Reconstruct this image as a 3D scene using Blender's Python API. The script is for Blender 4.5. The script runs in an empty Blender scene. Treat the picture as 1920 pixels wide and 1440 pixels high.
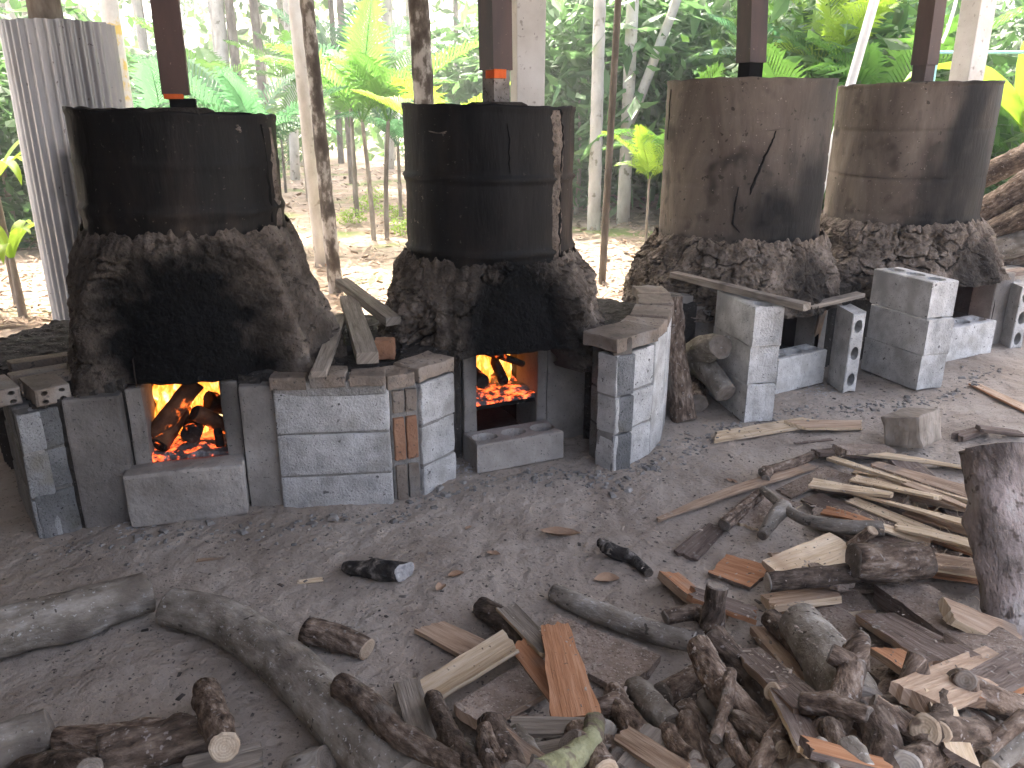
import bpy, bmesh, math, random
import numpy as np
from mathutils import Vector, Matrix, noise as mn

S = bpy.context.scene
COL = S.collection
R = math.radians
rnd = random.Random(7)

# ------------------------------------------------------------------ camera
F_PX, PITCH, EYE = 1500.0, R(18.6), 1.30
cam = bpy.data.cameras.new('camera'); camo = bpy.data.objects.new('camera', cam)
COL.objects.link(camo); S.camera = camo
cam.sensor_width = 36; cam.lens = 36 * F_PX / 1920
cam.clip_start = .05; cam.clip_end = 600
camo.location = (0, 0, EYE); camo.rotation_euler = (R(90) - PITCH, 0, 0)

# ------------------------------------------------------------------ sky, sun, exposure
SUN_EL, SUN_ROT = R(58), R(-16)
w = bpy.data.worlds.new('World'); S.world = w; w.use_nodes = True
nt = w.node_tree
sky = nt.nodes.new('ShaderNodeTexSky'); sky.sky_type = 'NISHITA'; sky.sun_disc = False
sky.sun_elevation = SUN_EL; sky.sun_rotation = SUN_ROT
sky.air_density = .55; sky.dust_density = 9.0; sky.ozone_density = .0
nt.links.new(sky.outputs[0], nt.nodes['Background'].inputs[0])
nt.nodes['Background'].inputs[1].default_value = .15
sl = bpy.data.lights.new('sun', 'SUN'); sl.energy = 2.2; sl.angle = R(.6); sl.color = (1, .95, .87)
so = bpy.data.objects.new('sun', sl); COL.objects.link(so)
sdir = Vector((math.sin(SUN_ROT) * math.cos(SUN_EL), math.cos(SUN_ROT) * math.cos(SUN_EL), math.sin(SUN_EL)))
so.rotation_euler = sdir.to_track_quat('Z', 'Y').to_euler()
S.view_settings.view_transform = 'Standard'; S.view_settings.look = 'None'
S.view_settings.gamma = 1; S.view_settings.exposure = 3.25
S.cycles.max_bounces = 6; S.cycles.diffuse_bounces = 4; S.cycles.glossy_bounces = 2; S.cycles.transparent_max_bounces = 10; S.cycles.volume_bounces = 0

# ------------------------------------------------------------------ pixel -> place
CP, SP = math.cos(PITCH), math.sin(PITCH)
def ray(px, py):
    x = (px - 960) / F_PX; y = -(py - 720) / F_PX
    return (x, CP + y * SP, -SP + y * CP)
def G(px, py, h=0.0):
    d = ray(px, py); t = (h - EYE) / d[2]
    return Vector((d[0] * t, d[1] * t, h))
def AtY(px, py, yy):
    d = ray(px, py); t = yy / d[1]
    return Vector((d[0] * t, yy, EYE + d[2] * t))

# ------------------------------------------------------------------ noise
def fbm(p, o=4):
    v = 0; a = .5; q = Vector(p)
    for _ in range(o):
        v += a * mn.noise(q); q = q * 2.03 + Vector((3.1, 7.7, 1.3)); a *= .5
    return v
def smooth(a, b, x):
    t = min(1, max(0, (x - a) / (b - a))); return t * t * (3 - 2 * t)

# ------------------------------------------------------------------ materials
def pm(name, cols, scale=5, detail=5, stretch=(1, 1, 1), rough=.9, spec=.15, bump=.4, bscale=40, bstretch=None,
       coords='Object', soot=False, speck=None, metal=0, vary=.0, bump2=0, bscale2=6, trans=None, emit=None, dist=0, island=0, rough_n=0, rings=0):
    m = bpy.data.materials.new(name); m.use_nodes = True
    t = m.node_tree; N = t.nodes.new; LK = t.links.new
    bs = t.nodes['Principled BSDF']; out = t.nodes['Material Output']
    tc = N('ShaderNodeTexCoord'); oi = N('ShaderNodeObjectInfo')
    mul = N('ShaderNodeMath'); mul.operation = 'MULTIPLY'; mul.inputs[1].default_value = 53.7
    LK(oi.outputs['Random'], mul.inputs[0])
    add = N('ShaderNodeVectorMath'); add.operation = 'ADD'
    LK(tc.outputs[coords], add.inputs[0]); LK(mul.outputs[0], add.inputs[1])
    def noi(sc, st, det=detail, ds=dist):
        mp = N('ShaderNodeMapping'); mp.inputs['Scale'].default_value = st
        LK(add.outputs[0], mp.inputs[0])
        n = N('ShaderNodeTexNoise'); n.inputs['Scale'].default_value = sc; n.inputs['Detail'].default_value = det
        n.inputs['Roughness'].default_value = .62; n.inputs['Distortion'].default_value = ds
        LK(mp.outputs[0], n.inputs['Vector']); return n
    n1 = noi(scale, stretch)
    rp = N('ShaderNodeValToRGB'); el = rp.color_ramp.elements
    while len(el) < len(cols): el.new(.5)
    for e, (p, c) in zip(el, cols): e.position = p; e.color = (*c, 1)
    LK(n1.outputs['Fac'], rp.inputs[0]); col = rp.outputs[0]
    def mix(fac, a, b, mode='MIX'):
        x = N('ShaderNodeMix'); x.data_type = 'RGBA'; x.blend_type = mode
        if isinstance(fac, float): x.inputs[0].default_value = fac
        else: LK(fac, x.inputs[0])
        for s, v in ((x.inputs[6], a), (x.inputs[7], b)):
            if isinstance(v, tuple): s.default_value = (*v, 1)
            else: LK(v, s)
        return x.outputs[2]
    if speck:
        for (sc, lo, hi, c) in speck:
            n = noi(sc, (1, 1, 1), 2, 0); r2 = N('ShaderNodeMapRange'); r2.inputs[1].default_value = lo; r2.inputs[2].default_value = hi
            LK(n.outputs['Fac'], r2.inputs[0]); col = mix(r2.outputs[0], col, c)
    if rings:
        wv_ = N('ShaderNodeTexWave'); wv_.wave_type = 'RINGS'; wv_.rings_direction = 'SPHERICAL'; wv_.inputs['Scale'].default_value = rings; wv_.inputs['Distortion'].default_value = 1.5; wv_.inputs['Detail'].default_value = 1
        LK(tc.outputs['UV'], wv_.inputs['Vector']); mrr = N('ShaderNodeMapRange'); mrr.inputs[3].default_value = .84; mrr.inputs[4].default_value = 1.05
        LK(wv_.outputs['Fac'], mrr.inputs[0]); cmb = N('ShaderNodeCombineColor')
        for q_ in range(3): LK(mrr.outputs[0], cmb.inputs[q_])
        col = mix(1.0, col, cmb.outputs[0], 'MULTIPLY')
    if vary or island:
        hs = N('ShaderNodeHueSaturation'); mr = N('ShaderNodeMapRange')
        a = max(vary, island); mr.inputs[3].default_value = 1 - a; mr.inputs[4].default_value = 1 + a
        if island:
            ge = N('ShaderNodeNewGeometry'); LK(ge.outputs['Random Per Island'], mr.inputs[0])
        else: LK(oi.outputs['Random'], mr.inputs[0])
        LK(mr.outputs[0], hs.inputs['Value']); LK(col, hs.inputs['Color']); col = hs.outputs[0]
    if soot:
        at = N('ShaderNodeAttribute'); at.attribute_name = 'soot'
        col = mix(at.outputs['Fac'], col, (.0045, .0042, .004))  # same mask also carries painted shade on block ends and flanks
    LK(col, bs.inputs['Base Color'])
    bs.inputs['Roughness'].default_value = rough; bs.inputs['Metallic'].default_value = metal
    bs.inputs['Specular IOR Level'].default_value = spec
    if rough_n:
        mr = N('ShaderNodeMapRange'); mr.inputs[3].default_value = rough - rough_n; mr.inputs[4].default_value = rough + rough_n
        LK(n1.outputs['Fac'], mr.inputs[0]); LK(mr.outputs[0], bs.inputs['Roughness'])
    if bump:
        n2 = noi(bscale, bstretch or stretch, 3, 0); b = N('ShaderNodeBump'); b.inputs['Strength'].default_value = bump
        b.inputs['Distance'].default_value = .01; LK(n2.outputs['Fac'], b.inputs['Height'])
        if bump2:
            n3 = noi(bscale2, (1, 1, 1), 2, 0); b2 = N('ShaderNodeBump'); b2.inputs['Strength'].default_value = bump2
            b2.inputs['Distance'].default_value = .03; LK(n3.outputs['Fac'], b2.inputs['Height']); LK(b2.outputs[0], b.inputs['Normal'])
        LK(b.outputs[0], bs.inputs['Normal'])
    if trans:
        tr = N('ShaderNodeBsdfTranslucent'); LK(mix(.5, col, trans), tr.inputs[0])
        ms = N('ShaderNodeMixShader'); ms.inputs[0].default_value = .45
        LK(bs.outputs[0], ms.inputs[1]); LK(tr.outputs[0], ms.inputs[2]); LK(ms.outputs[0], out.inputs[0])
    if emit:   # embers: (scale, lo, hi, colour, strength)
        n = noi(emit[0], (1, 1, 1), 5, 0); r2 = N('ShaderNodeMapRange'); r2.inputs[1].default_value = emit[1]; r2.inputs[2].default_value = emit[2]
        r2.inputs[4].default_value = emit[4]
        LK(n.outputs['Fac'], r2.inputs[0]); bs.inputs['Emission Color'].default_value = (*emit[3], 1)
        LK(r2.outputs[0], bs.inputs['Emission Strength'])
    return m

MAT = {}
MAT['block'] = pm('concrete_block', [(.3, (.22, .225, .22)), (.5, (.33, .335, .33)), (.7, (.43, .435, .43))], 9, soot=True, bump=.9, bscale=130, vary=.12,
                  speck=[(150, .62, .68, (.10, .10, .10)), (55, .66, .70, (.14, .14, .135)), (7, .56, .72, (.25, .235, .20))], bump2=.25, bscale2=30)
MAT['block_pale'] = pm('pale_concrete', [(.32, (.40, .395, .38)), (.46, (.53, .525, .505)), (.56, (.60, .595, .575)), (.7, (.70, .695, .675))], 14, soot=True, bump=.8, bscale=130, vary=.06,
                  speck=[(150, .64, .69, (.16, .16, .16)), (38, .685, .72, (.14, .135, .13)), (6, .54, .70, (.40, .385, .355)), (3, .58, .74, (.33, .325, .31))], bump2=.2, bscale2=30)
MAT['slab'] = pm('concrete_slab', [(.3, (.22, .20, .178)), (.55, (.34, .315, .285)), (.75, (.44, .415, .385))], 6, soot=True, bump=.5, bscale=70, speck=[(120, .66, .7, (.09, .085, .08))], bump2=.3, bscale2=12)
MAT['mortar'] = pm('mortar', [(.3, (.22, .21, .19)), (.7, (.36, .345, .32))], 20, soot=True, bump=1, bscale=90)
MAT['brick'] = pm('fired_brick', [(.3, (.15, .125, .10)), (.5, (.24, .195, .155)), (.72, (.30, .26, .22))], 8, soot=True, bump=.6, bscale=90, vary=.15,
                  speck=[(60, .6, .7, (.09, .08, .07)), (4, .55, .7, (.30, .285, .26))])
MAT['brick_red'] = pm('red_brick', [(.3, (.26, .13, .075)), (.7, (.40, .235, .15))], 8, bump=.6, bscale=90, vary=.12, speck=[(60, .62, .7, (.12, .08, .06))])
MAT['clay'] = pm('dry_clay', [(.32, (.07, .055, .043)), (.46, (.145, .118, .094)), (.56, (.20, .165, .134)), (.70, (.30, .255, .21))], 10, detail=7, soot=True, bump=1, bscale=85, bump2=.7, bscale2=22,
                 speck=[(90, .6, .7, (.08, .062, .048)), (28, .60, .68, (.085, .066, .05))])
MAT['fill'] = pm('dusty_fill', [(.28, (.09, .08, .068)), (.5, (.17, .155, .138)), (.72, (.26, .245, .225))], 9, soot=True, bump=1, bscale=70, bump2=.5, bscale2=20,
                 speck=[(110, .62, .68, (.36, .34, .31)), (80, .3, .35, (.05, .045, .04))])
MAT['drum'] = pm('sooty_drum', [(.3, (.009, .0085, .008)), (.5, (.016, .0145, .013)), (.60, (.042, .032, .025)), (.76, (.13, .10, .075))], 5, stretch=(1, 1, .22), soot=True, rough=.62, rough_n=.15, spec=.16, bump=.35, bscale=30,
                 speck=[(4, .64, .78, (.10, .08, .062)), (60, .68, .72, (.20, .17, .14))], dist=.6)
MAT['drum_clay'] = pm('clay_coated_drum', [(.32, (.055, .042, .034)), (.48, (.125, .100, .080)), (.58, (.165, .136, .110)), (.72, (.24, .205, .17))], 4.5, soot=True, rough=.7, rough_n=.15, spec=.25, bump=.35, bscale=45,
                 stretch=(1, 1, .3), speck=[(7, .56, .72, (.05, .04, .033)), (30, .66, .70, (.05, .04, .03)), (80, .68, .72, (.30, .26, .22))], dist=.5)
MAT['black'] = pm('black_gap', [(.3, (.006, .0055, .005)), (.7, (.012, .011, .01))], 8, bump=.3)
MAT['firebrick'] = pm('firebox_clay', [(.3, (.03, .022, .018)), (.7, (.09, .066, .05))], 9, soot=True, bump=.8, bscale=50)
MAT['duct'] = pm('brown_steel', [(.32, (.026, .014, .012)), (.5, (.058, .032, .026)), (.62, (.075, .043, .034)), (.75, (.13, .07, .045))], 6, stretch=(1, 1, .25), rough=.55, rough_n=.1, spec=.35, bump=.1, bscale=25, speck=[(90, .7, .74, (.18, .13, .10))])
MAT['rust'] = pm('heat_bleached_steel', [(.3, (.10, .082, .068)), (.5, (.24, .215, .19)), (.65, (.36, .33, .29))], 9, rough=.8, bump=.3, soot=True, speck=[(70, .58, .68, (.07, .055, .04))])
MAT['rustorange'] = pm('orange_rust', [(.3, (.75, .14, .035)), (.7, (.95, .26, .08))], 20, rough=.8, bump=.1, trans=(1, .3, .06))
MAT['galv'] = pm('galvanised_sheet', [(.3, (.27, .27, .275)), (.5, (.37, .37, .375)), (.7, (.50, .50, .505))], 3, stretch=(1, 1, .3), rough=.45, rough_n=.12, spec=.5, metal=.4, bump=.06, bscale=20,
                 soot=True, speck=[(35, .70, .72, (.12, .11, .11)), (5, .6, .75, (.36, .35, .34))])
MAT['post'] = pm('painted_post', [(.3, (.46, .44, .40)), (.5, (.56, .545, .51)), (.7, (.64, .63, .60))], 4, rough=.75, bump=.25, bscale=30, speck=[(22, .64, .72, (.30, .28, .25)), (70, .72, .74, (.12, .11, .10))])
MAT['bark'] = pm('brown_bark', [(.34, (.055, .038, .028)), (.48, (.145, .105, .078)), (.56, (.21, .158, .12)), (.68, (.36, .295, .24))], 44, stretch=(1.5, .55, 1), detail=6, coords='UV', bump=1, bscale=75, bump2=.5, bscale2=20, vary=.28,
                 speck=[(60, .62, .7, (.30, .27, .24)), (9, .6, .72, (.19, .165, .14))])
MAT['bark_dark'] = pm('dark_bark', [(.32, (.035, .026, .02)), (.5, (.095, .07, .053)), (.70, (.21, .165, .13))], 34, stretch=(1.6, .6, 1), coords='UV', bump=1, bscale=55, bump2=.5, bscale2=20, vary=.2, speck=[(60, .64, .7, (.25, .22, .2))])
MAT['bark_grey'] = pm('grey_bark', [(.32, (.11, .093, .074)), (.46, (.195, .172, .142)), (.56, (.26, .235, .20)), (.7, (.37, .345, .305))], 17, stretch=(1.4, .6, 1), coords='UV', bump=.6, bscale=60, bump2=.25, bscale2=14, vary=.1,
                 speck=[(90, .62, .7, (.40, .39, .37)), (6, .56, .68, (.135, .115, .095)), (45, .66, .70, (.07, .06, .05))])
MAT['bark_pink'] = pm('peeling_bark', [(.34, (.10, .08, .07)), (.46, (.22, .185, .165)), (.58, (.36, .30, .275)), (.7, (.42, .39, .36))], 9, stretch=(1.6, .8, 1), coords='UV', bump=1, bscale=60, speck=[(30, .60, .68, (.12, .095, .08))])
MAT['bark_moss'] = pm('mossy_bark', [(.3, (.10, .085, .055)), (.5, (.22, .22, .12)), (.7, (.38, .38, .24))], 12, coords='UV', bump=.9, bscale=50, speck=[(30, .55, .65, (.14, .11, .085))])
MAT['bark_char'] = pm('charred_bark', [(.3, (.012, .011, .01)), (.50, (.045, .04, .036)), (.58, (.14, .125, .11)), (.70, (.36, .335, .31))], 20, coords='UV', bump=1, bscale=40)
MAT['cut'] = pm('cut_wood_end', [(.3, (.30, .22, .15)), (.55, (.46, .37, .27)), (.75, (.58, .50, .39))], 14, bump=.5, bscale=70, vary=.2, speck=[(25, .62, .7, (.16, .12, .09))], rings=58)
MAT['cut_dark'] = pm('old_cut_end', [(.3, (.12, .10, .08)), (.7, (.27, .235, .20))], 18, bump=.7, bscale=60, vary=.15, rings=58)
MAT['cut_white'] = pm('white_cut_end', [(.3, (.40, .37, .33)), (.7, (.58, .55, .50))], 18, bump=.3, bscale=60, rings=58)
WG = dict(coords='UV', stretch=(14, 1.1, 1), bstretch=(26, 1.2, 1))
MAT['pale'] = pm('fresh_split_wood', [(.3, (.44, .32, .195)), (.5, (.63, .50, .345)), (.7, (.74, .63, .48))], 6, bump=.6, bscale=8, vary=.13, speck=[(5, .58, .72, (.38, .27, .18)), (90, .69, .72, (.18, .13, .09))], **WG)
MAT['tan'] = pm('tan_split_wood', [(.3, (.25, .165, .11)), (.5, (.40, .29, .205)), (.7, (.52, .40, .30))], 6, bump=.6, bscale=8, vary=.13, speck=[(6, .58, .70, (.26, .21, .17))], **WG)
MAT['orange'] = pm('orange_inner_wood', [(.3, (.27, .125, .062)), (.5, (.40, .20, .105)), (.7, (.50, .29, .175))], 5, bump=.4, bscale=8, vary=.12, speck=[(5, .6, .72, (.28, .20, .15)), (80, .68, .72, (.14, .09, .06))], **WG)
MAT['dusty'] = pm('dust_covered_wood', [(.3, (.14, .105, .08)), (.5, (.235, .185, .148)), (.7, (.33, .275, .23))], 13, bump=1, bscale=60, vary=.12, speck=[(140, .6, .68, (.36, .315, .27)), (110, .60, .66, (.12, .09, .07))])
MAT['grey_wood'] = pm('weathered_wood', [(.3, (.17, .142, .11)), (.5, (.28, .242, .20)), (.7, (.38, .335, .285))], 6, bump=.7, bscale=8, vary=.12, speck=[(6, .6, .72, (.14, .12, .10))], **WG)
MAT['brown_wood'] = pm('brown_bark_slab', [(.3, (.09, .065, .052)), (.5, (.17, .13, .108)), (.7, (.25, .205, .175))], 6, bump=.8, bscale=8, vary=.15, speck=[(50, .62, .7, (.28, .25, .22))], **WG)
MAT['charcoal'] = pm('charcoal', [(.3, (.006, .005, .005)), (.6, (.03, .022, .018)), (.75, (.10, .085, .075))], 14, bump=1, bscale=35, emit=(16, .62, .74, (1, .13, .02), .35))
MAT['burnwood'] = pm('burning_wood', [(.3, (.02, .009, .006)), (.5, (.075, .032, .017)), (.7, (.17, .08, .042))], 9, bump=.6, bscale=30, emit=(14, .60, .74, (1, .17, .025), .30))
MAT['ember'] = pm('ember_bed', [(.3, (.02, .016, .015)), (.55, (.14, .13, .13)), (.7, (.34, .33, .34))], 22, bump=1, bscale=40, emit=(20, .50, .62, (1, .11, .02), .45))
MAT['ash'] = pm('white_ash', [(.3, (.26, .255, .25)), (.7, (.52, .51, .50))], 20, bump=1, bscale=60)
MAT['trunk_pale'] = pm('pale_trunk', [(.3, (.34, .31, .27)), (.5, (.47, .44, .40)), (.7, (.58, .56, .52))], 6, stretch=(1, 1, .5), bump=.6, bscale=25, vary=.15, speck=[(9, .62, .7, (.22, .20, .16))])
MAT['trunk_mottled'] = pm('mottled_trunk', [(.40, (.07, .058, .05)), (.5, (.15, .13, .112)), (.56, (.42, .40, .37)), (.7, (.55, .53, .50))], 9, stretch=(1, 1, .55), bump=.7, bscale=30)
MAT['trunk_brown'] = pm('brown_trunk', [(.3, (.10, .08, .062)), (.5, (.19, .16, .13)), (.7, (.32, .29, .25))], 8, stretch=(1, 1, .4), bump=.7, bscale=25, vary=.25)
MAT['trunk_lichen'] = pm('lichen_trunk', [(.3, (.42, .40, .36)), (.52, (.55, .53, .49)), (.60, (.55, .40, .12)), (.72, (.62, .46, .14))], 5, bump=.5, bscale=25)
LS = dict(rough=.5, spec=.3, bump=0)
MAT['frond'] = pm('frond_green', [(.35, (.05, .13, .03)), (.6, (.09, .21, .045))], 2, vary=.3, trans=(.20, .42, .06), **LS)
MAT['frond_blue'] = pm('frond_blue_green', [(.35, (.045, .115, .055)), (.6, (.075, .17, .08))], 2, vary=.25, trans=(.12, .32, .12), **LS)
MAT['leaf_lime'] = pm('lime_leaf', [(.35, (.14, .26, .03)), (.6, (.22, .36, .05))], 2, vary=.15, trans=(.45, .62, .05), **LS)
MAT['leaf'] = pm('leaf_green', [(.35, (.055, .12, .03)), (.6, (.10, .19, .05))], 2, island=.45, trans=(.16, .32, .06), **LS)
MAT['leaf_dark'] = pm('leaf_dark_green', [(.35, (.042, .095, .032)), (.6, (.08, .155, .055))], 2, island=.45, trans=(.10, .22, .05), **LS)
MAT['leaf_bamboo'] = pm('thin_leaf_green', [(.35, (.07, .15, .06)), (.6, (.12, .22, .09))], 2, island=.4, trans=(.2, .38, .12), **LS)
MAT['dry'] = pm('dry_leaf', [(.3, (.20, .12, .075)), (.6, (.34, .235, .16))], 12, rough=.8, bump=.4, bscale=40, island=.35)
MAT['straw'] = pm('straw_litter', [(.3, (.20, .14, .095)), (.6, (.35, .265, .195))], 12, rough=.9, bump=0, island=.4)
MAT['chips'] = pm('wood_chips', [(.3, (.20, .16, .125)), (.6, (.36, .31, .26))], 12, rough=.9, bump=0, island=.5)
MAT['pebble'] = pm('grey_pebble', [(.3, (.14, .13, .12)), (.6, (.25, .24, .225))], 12, rough=.9, bump=.4, island=.35)
MAT['dirtbits'] = pm('dirt_crumbs', [(.3, (.07, .06, .052)), (.6, (.15, .132, .118))], 12, rough=.95, bump=.4, island=.45)
MAT['cyan'] = pm('pale_blue_plastic', [(.3, (.28, .55, .60)), (.7, (.36, .64, .70))], 3, rough=.4, bump=0)
MAT['whitepipe'] = pm('white_plastic', [(.3, (.66, .68, .70)), (.7, (.78, .80, .82))], 3, rough=.45, bump=.1)
MAT['roof'] = pm('roof_sheet', [(.3, (.10, .095, .09)), (.7, (.17, .165, .16))], 3, rough=.6, bump=.1)
MAT['boards'] = pm('blocker_boards', [(.3, (.10, .08, .065)), (.7, (.2, .17, .14))], 4, stretch=(6, 6, .5), rough=.9, bump=.4)  # boards of the added light-blocking walls

# ground material: packed dirt under the roof, straw litter beyond
def ground_mat():
    m = bpy.data.materials.new('packed_dirt'); m.use_nodes = True
    t = m.node_tree; N = t.nodes.new; LK = t.links.new; bs = t.nodes['Principled BSDF']
    tc = N('ShaderNodeTexCoord')
    def noi(sc, det=8, ro=.6, ds=0):
        n = N('ShaderNodeTexNoise'); n.inputs['Scale'].default_value = sc; n.inputs['Detail'].default_value = det
        n.inputs['Roughness'].default_value = ro; n.inputs['Distortion'].default_value = ds
        LK(tc.outputs['Object'], n.inputs['Vector']); return n.outputs['Fac']
    def ramp(f, cols):
        rp = N('ShaderNodeValToRGB'); el = rp.color_ramp.elements
        while len(el) < len(cols): el.new(.5)
        for e, (p, c) in zip(el, cols): e.position = p; e.color = (*c, 1)
        LK(f, rp.inputs[0]); return rp.outputs[0]
    def mix(fac, a, b):
        x = N('ShaderNodeMix'); x.data_type = 'RGBA'; LK(fac, x.inputs[0])
        for s, v in ((x.inputs[6], a), (x.inputs[7], b)):
            if isinstance(v, tuple): s.default_value = (*v, 1)
            else: LK(v, s)
        return x.outputs[2]
    def rng(f, lo, hi):
        r = N('ShaderNodeMapRange'); r.inputs[1].default_value = lo; r.inputs[2].default_value = hi; LK(f, r.inputs[0]); return r.outputs[0]
    c = ramp(noi(1.7, 6, .6, .8), [(.30, (.205, .168, .135)), (.44, (.305, .262, .22)), (.58, (.38, .335, .288)), (.75, (.33, .30, .262))])
    c = mix(rng(noi(38, 4, .7), .58, .74), c, (.18, .157, .14))
    c = mix(rng(noi(140, 3, .6), .66, .74), c, (.36, .33, .30))
    c = mix(rng(noi(75, 3, .6), .63, .68), c, (.10, .086, .076))
    lit = ramp(noi(3.5, 5, .75), [(.3, (.17, .13, .095)), (.5, (.28, .22, .17)), (.7, (.38, .31, .25))])
    lit = mix(rng(noi(.6, 3, .6), .54, .64), lit, (.16, .20, .07))
    at = N('ShaderNodeAttribute'); at.attribute_name = 'outside'
    c = mix(at.outputs['Fac'], c, lit)
    LK(c, bs.inputs['Base Color']); bs.inputs['Roughness'].default_value = .95; bs.inputs['Specular IOR Level'].default_value = .1
    b1 = N('ShaderNodeBump'); b1.inputs['Strength'].default_value = .7; b1.inputs['Distance'].default_value = .012; LK(noi(60, 4, .7), b1.inputs['Height'])
    b2 = N('ShaderNodeBump'); b2.inputs['Strength'].default_value = .6; b2.inputs['Distance'].default_value = .03; LK(noi(14, 3, .6, .4), b2.inputs['Height'])
    LK(b2.outputs[0], b1.inputs['Normal']); LK(b1.outputs[0], bs.inputs['Normal'])
    return m

def flame_mat():
    m = bpy.data.materials.new('flame'); m.use_nodes = True
    t = m.node_tree; N = t.nodes.new; LK = t.links.new; t.nodes.remove(t.nodes['Principled BSDF'])
    tc = N('ShaderNodeTexCoord'); oi = N('ShaderNodeObjectInfo')
    add = N('ShaderNodeVectorMath'); add.operation = 'ADD'; LK(tc.outputs['Object'], add.inputs[0]); LK(oi.outputs['Random'], add.inputs[1])
    mp = N('ShaderNodeMapping'); mp.inputs['Scale'].default_value = (1, 1, .45); LK(add.outputs[0], mp.inputs[0])
    n = N('ShaderNodeTexNoise'); n.inputs['Scale'].default_value = 26; n.inputs['Detail'].default_value = 4; n.inputs['Distortion'].default_value = 1.2
    LK(mp.outputs[0], n.inputs['Vector'])
    rp = N('ShaderNodeValToRGB'); el = rp.color_ramp.elements
    for _ in range(3): el.new(.5)
    for e, (p, c) in zip(el, [(.28, (.45, .04, .004)), (.42, (.9, .15, .012)), (.50, (1, .27, .03)), (.58, (1, .48, .10)), (.70, (1, .80, .38))]): e.position = p; e.color = (*c, 1)
    LK(n.outputs['Fac'], rp.inputs[0])
    em = N('ShaderNodeEmission'); em.inputs[1].default_value = .36; LK(rp.outputs[0], em.inputs[0])
    tr = N('ShaderNodeBsdfTransparent')
    mr = N('ShaderNodeMapRange'); mr.inputs[1].default_value = .34; mr.inputs[2].default_value = .5; mr.inputs[3].default_value = .15; mr.inputs[4].default_value = .85
    LK(n.outputs['Fac'], mr.inputs[0])
    ms = N('ShaderNodeMixShader'); LK(mr.outputs[0], ms.inputs[0]); LK(tr.outputs[0], ms.inputs[1]); LK(em.outputs[0], ms.inputs[2])
    LK(ms.outputs[0], t.nodes['Material Output'].inputs[0])
    return m
MAT['ground'] = ground_mat(); MAT['flame'] = flame_mat()
for m_ in ('charcoal', 'burnwood', 'ember'): MAT[m_].cycles.emission_sampling = 'NONE'

# ------------------------------------------------------------------ object helpers
def tag(o, label=None, cat=None, group=None, kind=None):
    if label: o['label'] = label
    if cat: o['category'] = cat
    if group: o['group'] = group
    if kind: o['kind'] = kind
    return o
def empty(name, loc, label, cat, group=None):
    o = bpy.data.objects.new(name, None); COL.objects.link(o); o.location = loc; o.empty_display_size = .1
    return tag(o, label, cat, group)
def mobj(name, verts, faces, mats, parent=None, smooth_=False, midx=None, uvs=None, attrs=None, origin=None):
    """verts are world positions; the origin goes to the piece's base"""
    V = np.asarray(verts, dtype=float)
    if origin is None:
        lo, hi = V.min(0), V.max(0); origin = np.array(((lo[0] + hi[0]) / 2, (lo[1] + hi[1]) / 2, lo[2]))
    origin = np.asarray(origin, dtype=float)
    me = bpy.data.meshes.new(name); me.from_pydata((V - origin).tolist(), [], faces)
    for m in (mats if isinstance(mats, (list, tuple)) else [mats]): me.materials.append(MAT[m])
    if midx is not None: me.polygons.foreach_set('material_index', midx)
    if smooth_ is not False:
        me.polygons.foreach_set('use_smooth', [True] * len(me.polygons) if smooth_ is True else smooth_)
    if uvs is not None:
        ul = me.uv_layers.new(name='UVMap'); vi = np.empty(len(me.loops), dtype=np.int32); me.loops.foreach_get('vertex_index', vi)
        ul.data.foreach_set('uv', np.asarray(uvs, dtype=float)[vi].ravel())
    if attrs:
        for k, a in attrs.items():
            at = me.attributes.new(k, 'FLOAT', 'POINT'); at.data.foreach_set('value', list(a))
    me.update()
    o = bpy.data.objects.new(name, me); COL.objects.link(o)
    o.location = origin
    if parent is not None:
        o.parent = parent; p = Vector((0, 0, 0)); q = parent
        while q is not None: p += q.location; q = q.parent
        o.location = Vector(origin) - p
    return o
def link_copy(src, parent=None, loc=None):
    c = src.copy(); COL.objects.link(c); c.parent = parent
    if loc is not None: c.location = loc
    return c

def rough_box(o3, ux, uy, w, d, h, seed=0, jit=.003, bev=.008, cuts=2):
    """box from base point o3 along ux (w), uy (d), up (h); bevelled, slightly uneven"""
    bm = bmesh.new(); bmesh.ops.create_cube(bm, size=1)
    for v in bm.verts: v.co = Vector(((v.co.x + .5) * w, (v.co.y + .5) * d, (v.co.z + .5) * h))
    bmesh.ops.bevel(bm, geom=bm.edges[:], offset=bev, segments=2, affect='EDGES', profile=.6)
    if cuts:
        es = [e for e in bm.edges if e.calc_length() > max(w, h) * .4]
        bmesh.ops.subdivide_edges(bm, edges=es, cuts=cuts, use_grid_fill=True)
    ux = Vector(ux).normalized(); uy = Vector(uy).normalized(); uz = ux.cross(uy).normalized()
    vs = []
    for v in bm.verts:
        p = v.co + Vector((seed * 3.17, seed * 1.9, 0))
        j = Vector((mn.noise(p * 22), mn.noise(p * 22 + Vector((9, 0, 0))), mn.noise(p * 22 + Vector((0, 9, 0))))) * jit
        j += Vector((mn.noise(p * 70), mn.noise(p * 70 + Vector((9, 0, 0))), mn.noise(p * 70 + Vector((0, 9, 0))))) * jit * .5
        c = v.co + j
        vs.append(Vector(o3) + ux * c.x + uy * c.y + uz * c.z)
    bm.verts.index_update()
    fs = [[v.index for v in f.verts] for f in bm.faces]; bm.free()
    return vs, fs

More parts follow.
